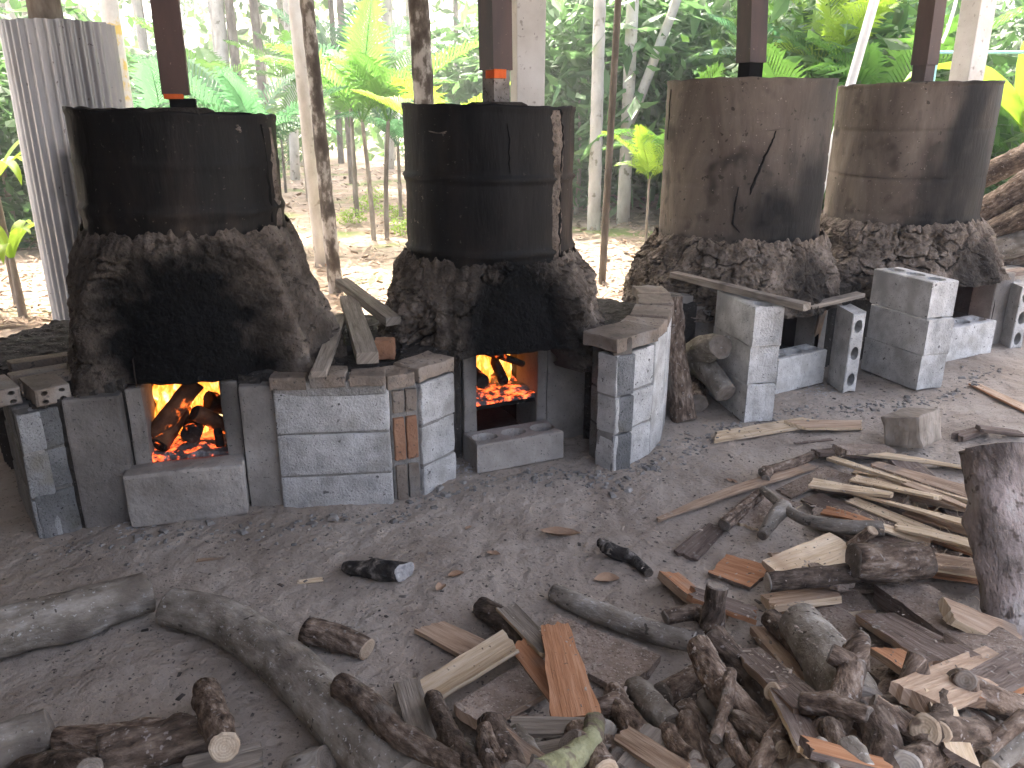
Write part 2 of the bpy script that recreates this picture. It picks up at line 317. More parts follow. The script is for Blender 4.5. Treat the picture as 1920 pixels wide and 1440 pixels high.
def wall_piece(name, a, b, z0, z1, th, mat, parent, seed, soot=None, jit=.003, bev=.007, gap=.004, proud=0, label=None, cuts=2):
    """upright piece whose front face runs from ground point a to b (seen from the front a is left)"""
    a = Vector((a[0], a[1], 0)); b = Vector((b[0], b[1], 0)); d = (b - a); L = d.length; u = d / L
    inn = Vector((-u.y, u.x, 0))
    vs, fs = rough_box(a + u * gap - inn * proud + Vector((0, 0, z0 + gap)), u, inn, L - 2 * gap, th, z1 - z0 - 2 * gap, seed, jit, bev, cuts)
    at = {'soot': [soot(v) for v in vs]} if soot else {'soot': [0] * len(vs)}
    o = mobj(name, vs, fs, mat, parent, attrs=at)
    if label: o['label'] = label
    return o

def hollow_block(L, T, Hh, nx=3, ny=1, seg=16, hr=.33, depth=.8, notch=.008, seed=0):
    """block lying in its plan: length x, thickness y, height z, cavities open at the top (and bottom if depth>=1)"""
    V = []; Fc = []
    def v(x, y, z): V.append((x, y, z)); return len(V) - 1
    cw, ch = L / nx, T / ny; r = min(cw, ch) * hr; ez = 1.0
    rx = min(r * 1.35, cw * .42) if nx > 1 and ny == 1 else r
    for i in range(nx):
        for j in range(ny):
            cx = -L / 2 + cw * (i + .5); cy = -T / 2 + ch * (j + .5)
            top_o, top_i, bot_i, bot_o, top_m, bot_m = [], [], [], [], [], []
            for k in range(seg):
                a = 2 * math.pi * k / seg; c, s = math.cos(a), math.sin(a)
                q = max(abs(c), abs(s)); ox = cx + c / q * cw / 2; oy = cy + s / q * ch / 2
                if notch and abs(oy) < T * .22:
                    if i == 0 and ox < -L / 2 + 1e-6: ox += notch
                    if i == nx - 1 and ox > L / 2 - 1e-6: ox -= notch
                ji = 1 + .06 * mn.noise(Vector((k * .9, i * 5 + seed, j * 3)))
                cx_ = .005 * (-1 if ox > 0 else 1) if abs(ox) > L / 2 - .012 else 0; cy_ = .005 * (-1 if oy > 0 else 1) if abs(oy) > T / 2 - 1e-4 else 0
                top_m.append(v(ox, oy, Hh - .005)); bot_m.append(v(ox, oy, .005))
                top_o.append(v(ox + cx_, oy + cy_, Hh)); top_i.append(v(cx + c * rx * ji, cy + s * r * ji, Hh))
                bot_i.append(v(cx + c * rx * .86, cy + s * r * .86, Hh * (1 - depth))); bot_o.append(v(ox + cx_, oy + cy_, 0))
            for k in range(seg):
                n = (k + 1) % seg
                Fc.append([top_o[k], top_o[n], top_i[n], top_i[k]]); Fc.append([top_i[k], top_i[n], bot_i[n], bot_i[k]])
                a0, a1 = V[top_m[k]], V[top_m[n]]
                mx, my = (a0[0] + a1[0]) / 2, (a0[1] + a1[1]) / 2
                if abs(mx) > L / 2 - .012 or abs(my) > T / 2 - 1e-4: Fc += [[top_m[n], top_m[k], bot_m[k], bot_m[n]], [top_o[n], top_o[k], top_m[k], top_m[n]], [bot_m[n], bot_m[k], bot_o[k], bot_o[n]]]
                Fc.append([bot_o[n], bot_o[k], bot_i[k], bot_i[n]]) if depth >= 1 else None
            if depth < 1: Fc.append(bot_i); Fc.append(bot_o[::-1])
    W = []
    for (x, y, z) in V:
        p = Vector((x + seed * 2.3, y, z)) * 40
        W.append((x + mn.noise(p) * .0016, y + mn.noise(p + Vector((5, 0, 0))) * .0016, z + mn.noise(p + Vector((0, 5, 0))) * .0016))
    return W, Fc
def place(V, origin, ex, ey, ez):
    ex, ey, ez = Vector(ex).normalized(), Vector(ey).normalized(), Vector(ez).normalized(); o = Vector(origin)
    return [o + ex * p[0] + ey * p[1] + ez * p[2] for p in V]
def soot_box(pts, amount=.5, sc=9, seed=0):
    return [max(0, min(1, amount * (fbm(Vector(p) * sc + Vector((seed, 0, 0)), 3) + .35))) for p in pts]

# ================================================================== GROUND
def gz(x, y):
    z = .030 * fbm((x * .9, y * .9, 0), 3) + .020 * fbm((x * 4.5, y * 4.5, 2), 4) + .006 * mn.noise(Vector((x * 26, y * 26, 4))) + .0035 * mn.noise(Vector((x * 60, y * 60, 9)))
    return z - .004
def axis(lo, hi, c0, c1, st, grow=1.25):
    a = list(np.arange(c0, c1 + 1e-6, st)); s = st; x = c1
    while x < hi: s *= grow; x += s; a.append(x)
    s = st; x = c0
    while x > lo: s *= grow; x -= s; a.insert(0, x)
    return a
def build_ground():
    xs = axis(-260, 260, -2.0, 2.9, .016); ys = axis(-60, 320, 1.0, 4.4, .016)
    nx, ny = len(xs), len(ys); V = []; A = []
    for y in ys:
        for x in xs:
            near = -8 < x < 10 and -2 < y < 12
            z = gz(x, y) if near else .05 * mn.noise(Vector((x * .35, y * .35, 0)))
            V.append((x, y, z)); A.append(smooth(4.6, 6.0, y + .5 * mn.noise(Vector((x * .8, y * .8, 3))) + max(0, (-1.6 - x)) * .9 + max(0, x - 4.5) * .6))
    Fc = [[j * nx + i, j * nx + i + 1, (j + 1) * nx + i + 1, (j + 1) * nx + i] for j in range(ny - 1) for i in range(nx - 1)]
    o = mobj('ground', V, Fc, 'ground', smooth_=True, attrs={'outside': A}, origin=(0, 0, 0)); tag(o, kind='structure')
build_ground()

# roof that shades the yard; two unseen walls added to darken the left
def build_roof():
    V = []; Fc = []
    x0, x1 = -5.6, 3.3; n = 66
    for i in range(n + 1):
        x = x0 + (x1 - x0) * i / n; dz = .025 * (i % 2)
        yf = -1.3 + 2.2 * smooth(-1.8, 1.2, x)  # unseen front edge, skewed to let less light in on the left
        for (y, z) in ((yf, 2.6 + (6 - yf) * .13), (6.0, 2.60)): V += [(x, y, z + dz), (x, y, z + dz + .01)]
    for i in range(n):
        a = i * 4; b = a + 4
        Fc += [[a, b, b + 2, a + 2], [a + 1, a + 3, b + 3, b + 1], [a, a + 1, b + 1, b], [a + 2, b + 2, b + 3, a + 3]]
    tag(mobj('roof', V, Fc, 'roof'), kind='structure')
    vs, fs = rough_box((-2.75, -2.4, -.02), (0, 1, 0), (-1, 0, 0), 6.0, .06, 2.9, 1, 0, .005, 0)  # added wall out of view, keeps light off the left floor
    tag(mobj('light_blocker_side', vs, fs, 'boards'), kind='structure')
    vs, fs = rough_box((-2.75, -1.25, -.02), (1, 0, 0), (0, 1, 0), 3.0, .06, 3.3, 1, 0, .005, 0)  # added wall behind the camera, blocks light from the rear left
    tag(mobj('light_blocker_rear', vs, fs, 'boards'), kind='structure')
build_roof()

# ================================================================== KILNS
K = [
    dict(c=(-1.145, 2.86), R=.328, n=(.261, -.965), m=(-1.10, 2.512), hw=.122, z0=.185, z1=.462, ztop=1.312, tilt=-.035, hoops=[(1.15, .004), (1.005, .013), (.985, .006)], zm=.92),
    dict(c=(-.09, 3.30), R=.335, n=(.426, -.905), m=(-.02, 3.035), hw=.135, z0=.145, z1=.440, ztop=1.335, tilt=-.02, hoops=[(1.075, .013), (.800, .013)], zm=.78),
    dict(c=(1.20, 4.30), R=.410, n=(.530, -.848), m=(1.455, 3.955), hw=.165, z0=.12, z1=.37, ztop=1.462, tilt=0, hoops=[(1.30, .003), (1.115, .003), (.975, .004), (.80, .003)], zm=.72),
    dict(c=(2.285, 4.80), R=.418, n=(.447, -.894), m=(2.62, 4.47), hw=.20, z0=.10, z1=.42, ztop=1.465, tilt=.02, hoops=[(1.225, .004), (.975, .004), (.775, .003)], zm=.74),
]
KL = ['charcoal kiln with black drum behind arched clay hood and lone solid block at its mouth',
      'charcoal kiln with black ribbed drum and clay-filled seam behind three-holed block',
      'charcoal kiln with cracked brown drum behind blocks bridged by a timber',
      'charcoal kiln with smooth brown drum half blackened beside the log heap']
KO = []
for k, lab in zip(K, KL):
    KO.append(empty('charcoal_kiln', (k['c'][0], k['c'][1], 0), lab, 'kiln', 'charcoal kilns in a row'))
    n = Vector((*k['n'], 0)).normalized(); k['nv'] = n; k['u'] = Vector((-n.y, n.x, 0)); k['phi0'] = math.atan2(n.y, n.x)
def loc(k, u, w_, z): return Vector((k['m'][0], k['m'][1], 0)) + k['u'] * u - k['nv'] * w_ + Vector((0, 0, z))

def soot_drum(i, phi, z):
    s = 0
    if i == 0: s = .55 * math.exp(-(phi / 1.1) ** 2) + smooth(.9, 1.1, z) * .3
    if i == 1: s = .95 * math.exp(-((phi + .25) / .95) ** 2)
    if i == 2: s = .8 * math.exp(-((phi + .35) / .7) ** 2) * smooth(1.25, .85, z) + .6 * smooth(-.7, .1, phi)
    if i == 3: s = 1.0 * smooth(-.95, -.35, phi - .6 * (z - 1) + .12 * mn.noise(Vector((phi * 3, z * 4, 1))))
    return s
def build_drum(i):
    k = K[i]; Rr = k['R']; cx, cy = k['c']; zb, zt = .58, k['ztop']
    zs = [zb, .7] + list(np.arange(.75, zt - .012, .0125)) + [zt - .012, zt - .006, zt]
    seg = 96; V = []; A = []; Fc = []
    for z in zs:
        for s in range(seg):
            a = 2 * math.pi * s / seg
            r = Rr + .006 * fbm((math.cos(a) * 1.5 + i * 9, math.sin(a) * 1.5, z * 2.5), 3) + (.005 if i < 2 else .003) * mn.noise(Vector((math.cos(a) * 4, math.sin(a) * 4, z * 7 + i * 5)))
            for hz, am in k['hoops']: r += am * math.exp(-((z - hz - .01 * mn.noise(Vector((math.cos(a) * 2, math.sin(a) * 2, hz)))) / .008) ** 2) * (1 if am > .005 else (-1 if i > 1 else 1))
            if z > zt - .014: r += .004
            zz = z + (k['tilt'] * math.cos(a) * .36 if z > .9 else 0) * (z - .9) / .4
            if z > zt - .03: zz += .008 * mn.noise(Vector((math.cos(a) * 6, math.sin(a) * 6, i * 3)))
            V.append((cx + r * math.cos(a), cy + r * math.sin(a), zz))
            ph = (a - k['phi0'] + math.pi) % (2 * math.pi) - math.pi
            A.append(max(0, min(1, soot_drum(i, ph, z) * (1.0 + .9 * fbm((math.cos(a) * 2.4, math.sin(a) * 2.4, z * 3 + i * 7), 4)))))
    m = len(zs)
    for j in range(m - 1):
        for s in range(seg): Fc.append([j * seg + s, j * seg + (s + 1) % seg, (j + 1) * seg + (s + 1) % seg, (j + 1) * seg + s])
    base = len(V)                                     # lid, sunk a little below the rim
    for s in range(seg):
        a = 2 * math.pi * s / seg; p = V[(m - 1) * seg + s]
        V.append((cx + (p[0] - cx) * .965, cy + (p[1] - cy) * .965, p[2] - .001)); A.append(.6)
    for s in range(seg):
        p = V[base + s]; V.append((p[0], p[1], p[2] - .02)); A.append(.6)
    for s in range(seg):
        n = (s + 1) % seg
        Fc.append([(m - 1) * seg + s, (m - 1) * seg + n, base + n, base + s]); Fc.append([base + s, base + n, base + seg + n, base + seg + s])
    Fc.append([base + seg + s for s in range(seg)])
    o = mobj('drum', V, Fc, 'drum' if i < 2 else 'drum_clay', KO[i], smooth_=True, attrs={'soot': A})
    return o
DR = [build_drum(i) for i in range(4)]

def drum_strip(i, name, path, mat, proud, seed, lumpy=.4):
    """an irregular strip lying on the drum skin; path = (phi, z, half width)"""
    k = K[i]; V = []; Fc = []; n = len(path); M_ = 5
    pts = []
    for a in range(n - 1):
        for t in np.linspace(0, 1, 7)[:-1 if a < n - 2 else None]:
            p, q = path[a], path[a + 1]; pts.append([p[c] * (1 - t) + q[c] * t for c in range(3)])
    for a, (ph, z, hw) in enumerate(pts):
        ph += .018 * mn.noise(Vector((a * .5, seed, 0))) * (1 if hw < .012 else 2)
        hwl = hw * (1 + lumpy * mn.noise(Vector((a * .7, seed, 3)))); hwr = hw * (1 + lumpy * mn.noise(Vector((a * .7, seed, 8))))
        for b in range(M_):
            t = b / (M_ - 1) * 2 - 1; x = ph + t * (hwl if t < 0 else hwr) / k['R']
            e = (1 - abs(t) ** 2.2); r = k['R'] + .001 + proud * e * (1 + .6 * mn.noise(Vector((a * .6, b * 1.3, seed)))) + .006 * fbm((math.cos(x + k['phi0']) * 1.5 + i * 9, math.sin(x + k['phi0']) * 1.5, z * 2.5), 3)
            if abs(t) == 1: r -= .003
            an = x + k['phi0']; V.append((k['c'][0] + r * math.cos(an), k['c'][1] + r * math.sin(an), z))
    for a in range(len(pts) - 1):
        for b in range(M_ - 1): Fc.append([a * M_ + b, a * M_ + b + 1, (a + 1) * M_ + b + 1, (a + 1) * M_ + b])
    o = mobj(name, V, Fc, mat, DR[i], smooth_=True, attrs={'soot': [.15] * len(V)}); return o
# second drum: seam stuffed with clay, split down its middle; flaked paint
drum_strip(1, 'clay_seam', [(.40, 1.315, .03), (.45, 1.25, .04), (.48, 1.15, .03), (.455, 1.06, .022), (.45, .95, .03), (.46, .85, .03), (.46, .76, .02)], 'clay', .012, 3)
drum_strip(1, 'crack', [(.42, 1.32, .002), (.50, 1.23, .004), (.475, 1.15, .006), (.465, 1.06, .005), (.46, .97, .011), (.465, .93, .013), (.46, .86, .006), (.46, .78, .003)], 'black', .016, 5)
drum_strip(1, 'crack', [(-0.220, 1.27, .002), (-0.190, 1.21, .005), (-0.200, 1.14, .003), (-0.190, 1.10, .001)], 'black', .004, 9)
drum_strip(1, 'clay_patch', [(-1.120, 1.245, .004), (-1.050, 1.24, .02), (-0.960, 1.236, .024), (-0.880, 1.245, .004)], 'clay', .004, 12)
drum_strip(0, 'crack', [(1.040, 1.27, .002), (1.080, 1.15, .003), (1.090, 1.05, .005), (1.080, .95, .003)], 'black', .004, 6)
drum_strip(0, 'clay_patch', [(1.220, 1.26, .006), (1.260, 1.17, .03), (1.280, 1.06, .024), (1.280, .93, .03)], 'clay', .006, 15)
drum_strip(0, 'clay_patch', [(0.710, 1.27, .004), (0.725, 1.255, .012), (0.735, 1.245, .003)], 'clay', .004, 17)
drum_strip(2, 'crack', [(-0.500, 1.23, .003), (-0.540, 1.17, .006), (-0.640, 1.06, .007), (-0.710, .97, .008), (-0.720, .94, .003)], 'black', .005, 20)
drum_strip(2, 'crack', [(-0.860, .975, .002), (-0.880, .9, .006), (-0.890, .80, .005), (-0.800, .76, .004)], 'black', .005, 22)
drum_strip(2, 'crack', [(-1.500, 1.225, .001), (-1.270, 1.222, .003), (-0.950, 1.232, .003), (-0.570, 1.23, .004), (-0.390, 1.242, .001)], 'black', .005, 24)
drum_strip(2, 'crack', [(-1.980, 1.42, .002), (-1.990, 1.3, .003), (-2.000, 1.18, .002)], 'black', .004, 25)
drum_strip(3, 'crack', [(-1.880, 1.23, .003), (-1.100, 1.222, .003), (-0.400, 1.23, .002)], 'black', .004, 27)
drum_strip(3, 'crack', [(-1.880, .985, .003), (-1.100, .972, .003), (-0.400, .98, .002)], 'black', .004, 29)

def build_mantle(i):
    k = K[i]; cx, cy = k['c']; Rr = k['R']
    prof = [[(.36, .145), (.45, .125), (.55, .105), (.66, .08), (.78, .05), (.88, .028), (.95, .004)],
            [(.36, .150), (.45, .130), (.55, .105), (.64, .080), (.71, .050), (.77, .018), (.82, .002)],
            [(.36, .165), (.46, .135), (.54, .105), (.62, .070), (.69, .035), (.75, .010), (.80, .002)],
            [(.36, .180), (.46, .150), (.55, .115), (.63, .075), (.70, .038), (.75, .010), (.80, .002)]][i]
    zp = [p[0] for p in prof]; rp = [p[1] for p in prof]
    mp = math.atan2((Vector((*k['m'], 0)) - Vector((cx, cy, 0))).dot(k['u']), (Vector((*k['m'], 0)) - Vector((cx, cy, 0))).dot(k['nv']))
    hwa = k['hw'] / (Rr + .03)
    nph, nz = 560, 130; V = []; A = []; Fc = []
    arch = [(.72, .50, .42), (.50, .42, .36), (.42, .40, .30), (.48, .42, .30)][i]   # half angle, z centre, z radius of the sooty hollow
    shift = [.0, -.15, .0, .05][i]
    for a in range(nph):
        ph = -math.pi + 2 * math.pi * a / nph; an = ph + k['phi0']
        dm = abs(ph - mp)
        zl = k['z1'] + .006 * mn.noise(Vector((ph * 9, i, 0))) if dm < hwa + .14 else (k['z1'] * (1 - smooth(hwa + .14, hwa + .24, dm)) + .34 * smooth(hwa + .14, hwa + .24, dm))
        zt = k['zm'] + .05 * fbm((ph * 2.2, i * 5, 1), 3) + .035 * fbm((ph * 14, i * 5, 9), 3) + (.02 if i == 0 else 0)
        for b in range(nz):
            t = b / (nz - 1); z = zl + (zt - zl) * t
            se = (abs((ph - shift) / arch[0]) ** 3 + (max(0, z - arch[1]) / arch[2]) ** 3) ** (1 / 3)
            ins = (1 - smooth(.72, 1.05, se)) * (1 if i < 2 else .35)
            ex = float(np.interp(z * (1 if i else 1) + (k['zm'] - zt) * .6, zp, rp))
            p = Vector((math.cos(an) * Rr * 6, math.sin(an) * Rr * 6, z * 6)) + Vector((i * 13, 0, 0))
            f = fbm(p, 4)
            big = mn.noise(p * .55)
            wv = Vector((fbm(p * .8 + Vector((5, 0, 0)), 4), fbm(p * .8 + Vector((0, 5, 0)), 4), fbm(p * .8 + Vector((0, 0, 5)), 4)))
            dist, _ = mn.voronoi(p * (.55 if i == 0 else .85) + wv * 1.5)
            crack = (1 - smooth(.0, .05, dist[1] - dist[0])) * smooth(-.25, .10, mn.noise(p * .7 + Vector((0, 0, 40))) + (.0 if i == 0 else .25))
            d2, _ = mn.voronoi(p * 2.6 + wv * 2.2); c2 = (1 - smooth(.0, .22, d2[1] - d2[0])) * smooth(0, .4, mn.noise(p * .9 + Vector((30, 0, 0))) + .1)
            side = max(0, math.sin(ph))
            fade = min(1, (1 - t) * 7)
            r = Rr + .004 + ex * (1 + (.25 * side if i == 0 else 0))
            r += (.046 * f + .022 * big) * (1 if i == 0 else 1.5) * fade + ((.004 if i == 0 else .008) * (.5 - abs(mn.noise(p * 3.1 + wv * 2))) * 2 + (.55 if i == 0 else 1) * (.009 * mn.noise(p * 5) + .006 * mn.noise(p * 11) + .004 * mn.noise(p * 23))) * fade * (1 - .5 * ins)
            r -= (.026 if i == 0 else .040) * crack * fade * (1 - .6 * ins) + .014 * c2 * fade * (1 - ins)
            if i == 0:
                rim = math.exp(-((se - 1.10) / .13) ** 2); r += .058 * rim * (1 if ph > shift else .7) * fade
            elif i == 1:
                r += .05 * math.exp(-((ph - .40) / .18) ** 2 - ((z - .60) / .09) ** 2) + .03 * math.exp(-((ph + .55) / .2) ** 2 - ((z - .56) / .1) ** 2)
            want = Rr + .018 + (.03 if i == 0 else .05) * smooth(.75, .45, z) + .010 * f
            r = r * (1 - ins) + (want if i < 2 else max(want, r - .05)) * ins
            r = max(r, Rr + .002 * fade)
            V.append((cx + r * math.cos(an), cy + r * math.sin(an), z + .012 * mn.noise(p * 2) * (t > .1)))
            s = 1.15 * (1 - smooth(.5, (1.55 if i == 0 else 2.1), se + .55 * f + .12 * mn.noise(p * 4))) if i < 2 else .8 * (1 - smooth(.5, 1.15, se + .25 * f))
            s = max(s, .85 * crack, .6 * (i == 0) * (1 - smooth(1, 2.4, se + .5 * f)), .35 * smooth(.6, 1, t) * (i < 2))  # cracks and the upper edge are darkened too
            if i == 0: s *= 1 - .55 * math.exp(-((se - 1.12) / .12) ** 2) * smooth(-.3, .5, ph + .3)
            A.append(max(0, min(1, s)))
    for a in range(nph):
        n = (a + 1) % nph
        for b in range(nz - 1): Fc.append([a * nz + b, n * nz + b, n * nz + b + 1, a * nz + b + 1])
    base = len(V)                                    # under-lip
    for a in range(nph):
        p = V[a * nz]; V.append((cx + (p[0] - cx) * .72, cy + (p[1] - cy) * .72, p[2] + .004)); A.append(.9)
    for a in range(nph):
        n = (a + 1) % nph; Fc.append([a * nz, base + a, base + n, n * nz])
    return mobj('clay_mantle', V, Fc, 'clay', KO[i], smooth_=True, attrs={'soot': A})
for i in range(4): build_mantle(i)

# base fill (dusty top of the platform) as a clipped height field with skirts
def inpoly(x, y, P):
    c = False; j = len(P) - 1
    for i in range(len(P)):
        if (P[i][1] > y) != (P[j][1] > y) and x < (P[j][0] - P[i][0]) * (y - P[i][1]) / (P[j][1] - P[i][1]) + P[i][0]: c = not c
        j = i
    return c
def build_fill(idx, P, ztop, st=.022):
    k = K[idx]; notch = [loc(k, -k['hw'] - .05, -.3, 0), loc(k, k['hw'] + .05, -.3, 0), loc(k, k['hw'] + .05, .50, 0), loc(k, -k['hw'] - .05, .50, 0)]
    xs = [p[0] for p in P]; ys = [p[1] for p in P]
    nx = int((max(xs) - min(xs)) / st) + 2; ny = int((max(ys) - min(ys)) / st) + 2; vid = {}; V = []; Fc = []; A = []; cells = set()
    for i in range(nx):
        for j in range(ny):
            x, y = min(xs) + (i + .5) * st, min(ys) + (j + .5) * st
            if inpoly(x, y, P) and not inpoly(x, y, [(q.x, q.y) for q in notch]): cells.add((i, j))
    def gv(i, j):
        if (i, j) not in vid:
            x = min(xs) + i * st; y = min(ys) + j * st
            d = math.hypot(x - k['c'][0], y - k['c'][1]) - k['R']
            z = ztop + .05 * math.exp(-max(0, d - .08) / .12) + .035 * fbm((x * 6, y * 6, idx), 4) + .018 * abs(mn.noise(Vector((x * 28, y * 28, 0))))
            vid[i, j] = len(V); V.append((x + .008 * mn.noise(Vector((x * 30, y * 30, 1))), y + .008 * mn.noise(Vector((x * 30, y * 30, 5))), z)); A.append(max(0, .5 * math.exp(-d / .12)))
        return vid[i, j]
    for (i, j) in sorted(cells):
        Fc.append([gv(i, j), gv(i + 1, j), gv(i + 1, j + 1), gv(i, j + 1)])
    low = {}
    def lv(v):
        if v not in low:
            low[v] = len(V); p = V[v]; V.append((p[0], p[1], -.05)); A.append(0)
        return low[v]
    for (i, j) in sorted(cells):
        for (di, dj, a, b) in ((0, -1, (i, j), (i + 1, j)), (1, 0, (i + 1, j), (i + 1, j + 1)), (0, 1, (i + 1, j + 1), (i, j + 1)), (-1, 0, (i, j + 1), (i, j))):
            if (i + di, j + dj) not in cells:
                va, vb = vid[a], vid[b]; Fc.append([vb, va, lv(va), lv(vb)])
    mobj('base_fill', V, Fc, 'fill', KO[idx], attrs={'soot': A})
build_fill(0, [(-1.74, 2.66), (-1.50, 2.36), (-1.30, 2.46), (-.90, 2.56), (-.79, 2.58), (-.42, 2.62), (-.42, 3.55), (-1.5, 3.7), (-2.0, 3.45), (-2.15, 3.15), (-2.0, 2.9)], .425)
build_fill(1, [(-.42, 2.62), (-.34, 2.68), (-.24, 2.83), (-.19, 3.0), (.30, 3.22), (.36, 3.0), (.42, 2.90), (.53, 3.03), (.64, 3.32), (.70, 3.75), (.3, 4.0), (-.42, 3.95)], .43)
build_fill(2, [(.72, 4.80), (.70, 4.05), (.84, 3.80), (1.28, 3.90), (1.64, 4.14), (1.86, 4.3), (1.75, 4.9), (1.3, 5.1), (.9, 5.0)], .40)
build_fill(3, [(1.86, 4.3), (2.36, 4.46), (2.86, 4.72), (3.3, 4.95), (3.3, 5.5), (2.2, 5.6), (1.75, 4.9)], .40)

# fire boxes
def build_firebox(i):
    k = K[i]; hw = k['hw'] + .012; z0, z1 = k['z0'] - .03, k['z1'] + .03; d = .46
    V = []; Fc = []; A = []
    def grid(o, a, b, n=10, m=8):
        s = len(V)
        for p in range(n + 1):
            for q in range(m + 1):
                v = o + a * (p / n) + b * (q / m)
                v = v + k['nv'] * .01 * mn.noise(v * 14) + Vector((0, 0, .008 * mn.noise(v * 17))); V.append(v); A.append(.55 + .3 * mn.noise(v * 8))
        for p in range(n):
            for q in range(m): Fc.append([s + p * (m + 1) + q, s + (p + 1) * (m + 1) + q, s + (p + 1) * (m + 1) + q + 1, s + p * (m + 1) + q + 1])
    inn = -k['nv']; up = Vector((0, 0, 1))
    grid(loc(k, -hw, .0, z0 - .09), k['u'] * 2 * hw, inn * d)             # floor
    grid(loc(k, -hw, d, z0 - .09), k['u'] * 2 * hw, up * (z1 - z0 + .15)) # back
    grid(loc(k, -hw, .0, z0 - .09), inn * d, up * (z1 - z0 + .15)); grid(loc(k, hw, .0, z0 - .09), inn * d, up * (z1 - z0 + .15))
    grid(loc(k, -hw, .06, z1 + .05), k['u'] * 2 * hw, inn * (d - .06))
    mobj('firebox', V, Fc, 'firebrick', KO[i], smooth_=True, attrs={'soot': A})
for i in range(4): build_firebox(i)

def jamb(i, u0, u1, w0, w1, z0, z1, seed, soot, name='jamb_slab', mat='slab', base=.12):
    k = K[i]
    vs, fs = rough_box(loc(k, u0, w0, z0), k['u'], -k['nv'], u1 - u0, w1 - w0, z1 - z0, seed, .004, .008, 3)
    m = Vector((*k['m'], 0))
    at = []
    for v in vs:
        du = abs((v - m).dot(k['u'])); s = soot * math.exp(-max(0, du - k['hw']) / .07) * smooth(.05, .42, v.z) * (1 + .8 * fbm(v * 9, 3))
        at.append(max(0, min(1, s + base * (1 + fbm(v * 6, 3)))))
    return mobj(name, vs, fs, mat, KO[i], attrs={'soot': at})
k = K[0]
jamb(0, -.172, -.122, -.005, .20, -.02, .452, 1, .4); jamb(0, .122, .178, -.01, .20, -.02, .455, 2, .8)
jamb(0, -.350, -.180, -.045, .05, -.02, .445, 3, .5, base=.45); jamb(0, .182, .325, -.045, .05, -.02, .44, 4, .5, base=.2)
jamb(0, -.122, .122, .0, .06, -.02, .172, 5, .3, 'sill_slab')
jamb(1, -.190, -.135, -.01, .20, -.02, .45, 6, .7); jamb(1, .135, .178, -.005, .20, -.02, .45, 7, .7)
jamb(1, .182, .370, -.005, .09, -.02, .43, 8, .45, base=.25)
jamb(2, -.30, -.165, .0, .14, -.02, .42, 9, .8); jamb(2, .165, .26, .02, .14, -.02, .40, 10, .5)
jamb(3, -.42, -.20, .0, .14, -.02, .43, 11, .8); jamb(3, .20, .36, .0, .14, -.02, .43, 12, .4); jamb(3, .37, .62, .06, .2, -.02, .42, 30, .2)
# grates with ash and embers
def grate(i, z, hwf=1, front=.02, mat='ember', amp=.03):
    k = K[i]; V = []; Fc = []; n, m = 18, 16; hw = k['hw'] * hwf
    for a in range(n + 1):
        for b in range(m + 1):
            u = -hw + 2 * hw * a / n; w_ = front + (.42 - front) * b / m
            v = loc(k, u, w_, z + amp * fbm((u * 14, w_ * 14, i), 3) + amp * .8 * b / m); V.append(v)
    for a in range(n):
        for b in range(m): Fc.append([a * (m + 1) + b, (a + 1) * (m + 1) + b, (a + 1) * (m + 1) + b + 1, a * (m + 1) + b + 1])
    s = len(V)
    for a in range(n + 1): V.append(loc(k, -hw + 2 * hw * a / n, front, z - .02))
    for a in range(n): Fc.append([a * (m + 1), s + a, s + a + 1, (a + 1) * (m + 1)])
    return V, Fc

# ---- block walls of the first two kilns
def soot_and_foot(i, amt, rad=.16):
    k = K[i]; m = Vector((*k['m'], .45))
    def f(v):
        d = (v - m).length
        return max(0, min(1, amt * math.exp(-max(0, d - .22) / rad) * (1 + .9 * fbm(v * 8, 3)) + .10 * max(0, fbm(v * 5, 3)) + .25 * smooth(.10, .0, v.z) * (.5 + fbm(v * 11, 2))))  # also darker in a band at the foot
    return f
def P2(px, py): g = G(px, py); return (g.x, g.y)
def course_wall(i, a, b, zs, th, mat, seed, soot, name='concrete_block', splits=None):
    """courses of mortared blocks between two ground points, with a mortar core a little behind their faces"""
    a = Vector((a[0], a[1], 0)); b = Vector((b[0], b[1], 0)); d = b - a
    for c in range(len(zs) - 1):
        cuts = (splits or {}).get(c, [0, 1])
        for q in range(len(cuts) - 1):
            wall_piece(name, a + d * cuts[q], a + d * cuts[q + 1], zs[c], zs[c + 1], th, mat, KO[i], seed + c * 3 + q * 7, soot, proud=.003 * math.sin(seed + c * 2.1), jit=.004, cuts=3)
    u = d.normalized(); inn = Vector((-u.y, u.x, 0))
    vs, fs = rough_box(a + u * .006 + inn * .006 + Vector((0, 0, -.03)), u, inn, d.length - .012, th - .012, zs[-1] + .026, seed + 31, .002, .004, 2)
    mobj('mortar_core', vs, fs, 'mortar', KO[i], attrs={'soot': [soot(v) for v in vs]})
sA = soot_and_foot(0, .6); sB = soot_and_foot(1, .6)
CA, CB = P2(75, 1010), P2(155, 985)
course_wall(0, (-1.79, 2.63), CA, [-.02, .135, .29, .425], .07, 'block', 1, lambda v: .1)
course_wall(0, (CA[0] + .002, CA[1] + .004), CB, [-.02, .150, .29, .425], .075, 'block', 2, lambda v: .5 + .4 * fbm(v * 7, 3))
course_wall(0, P2(530, 950), P2(740, 940), [-.04, .112, .268, .425], .085, 'block_pale', 5, sA)
course_wall(1, P2(795, 925), P2(857, 893), [-.04, .103, .258, .418], .08, 'block_pale', 9, sB)
course_wall(1, P2(1148, 885), P2(1218, 850), [-.03, .148, .300, .462], .09, 'block_pale', 13, sB)
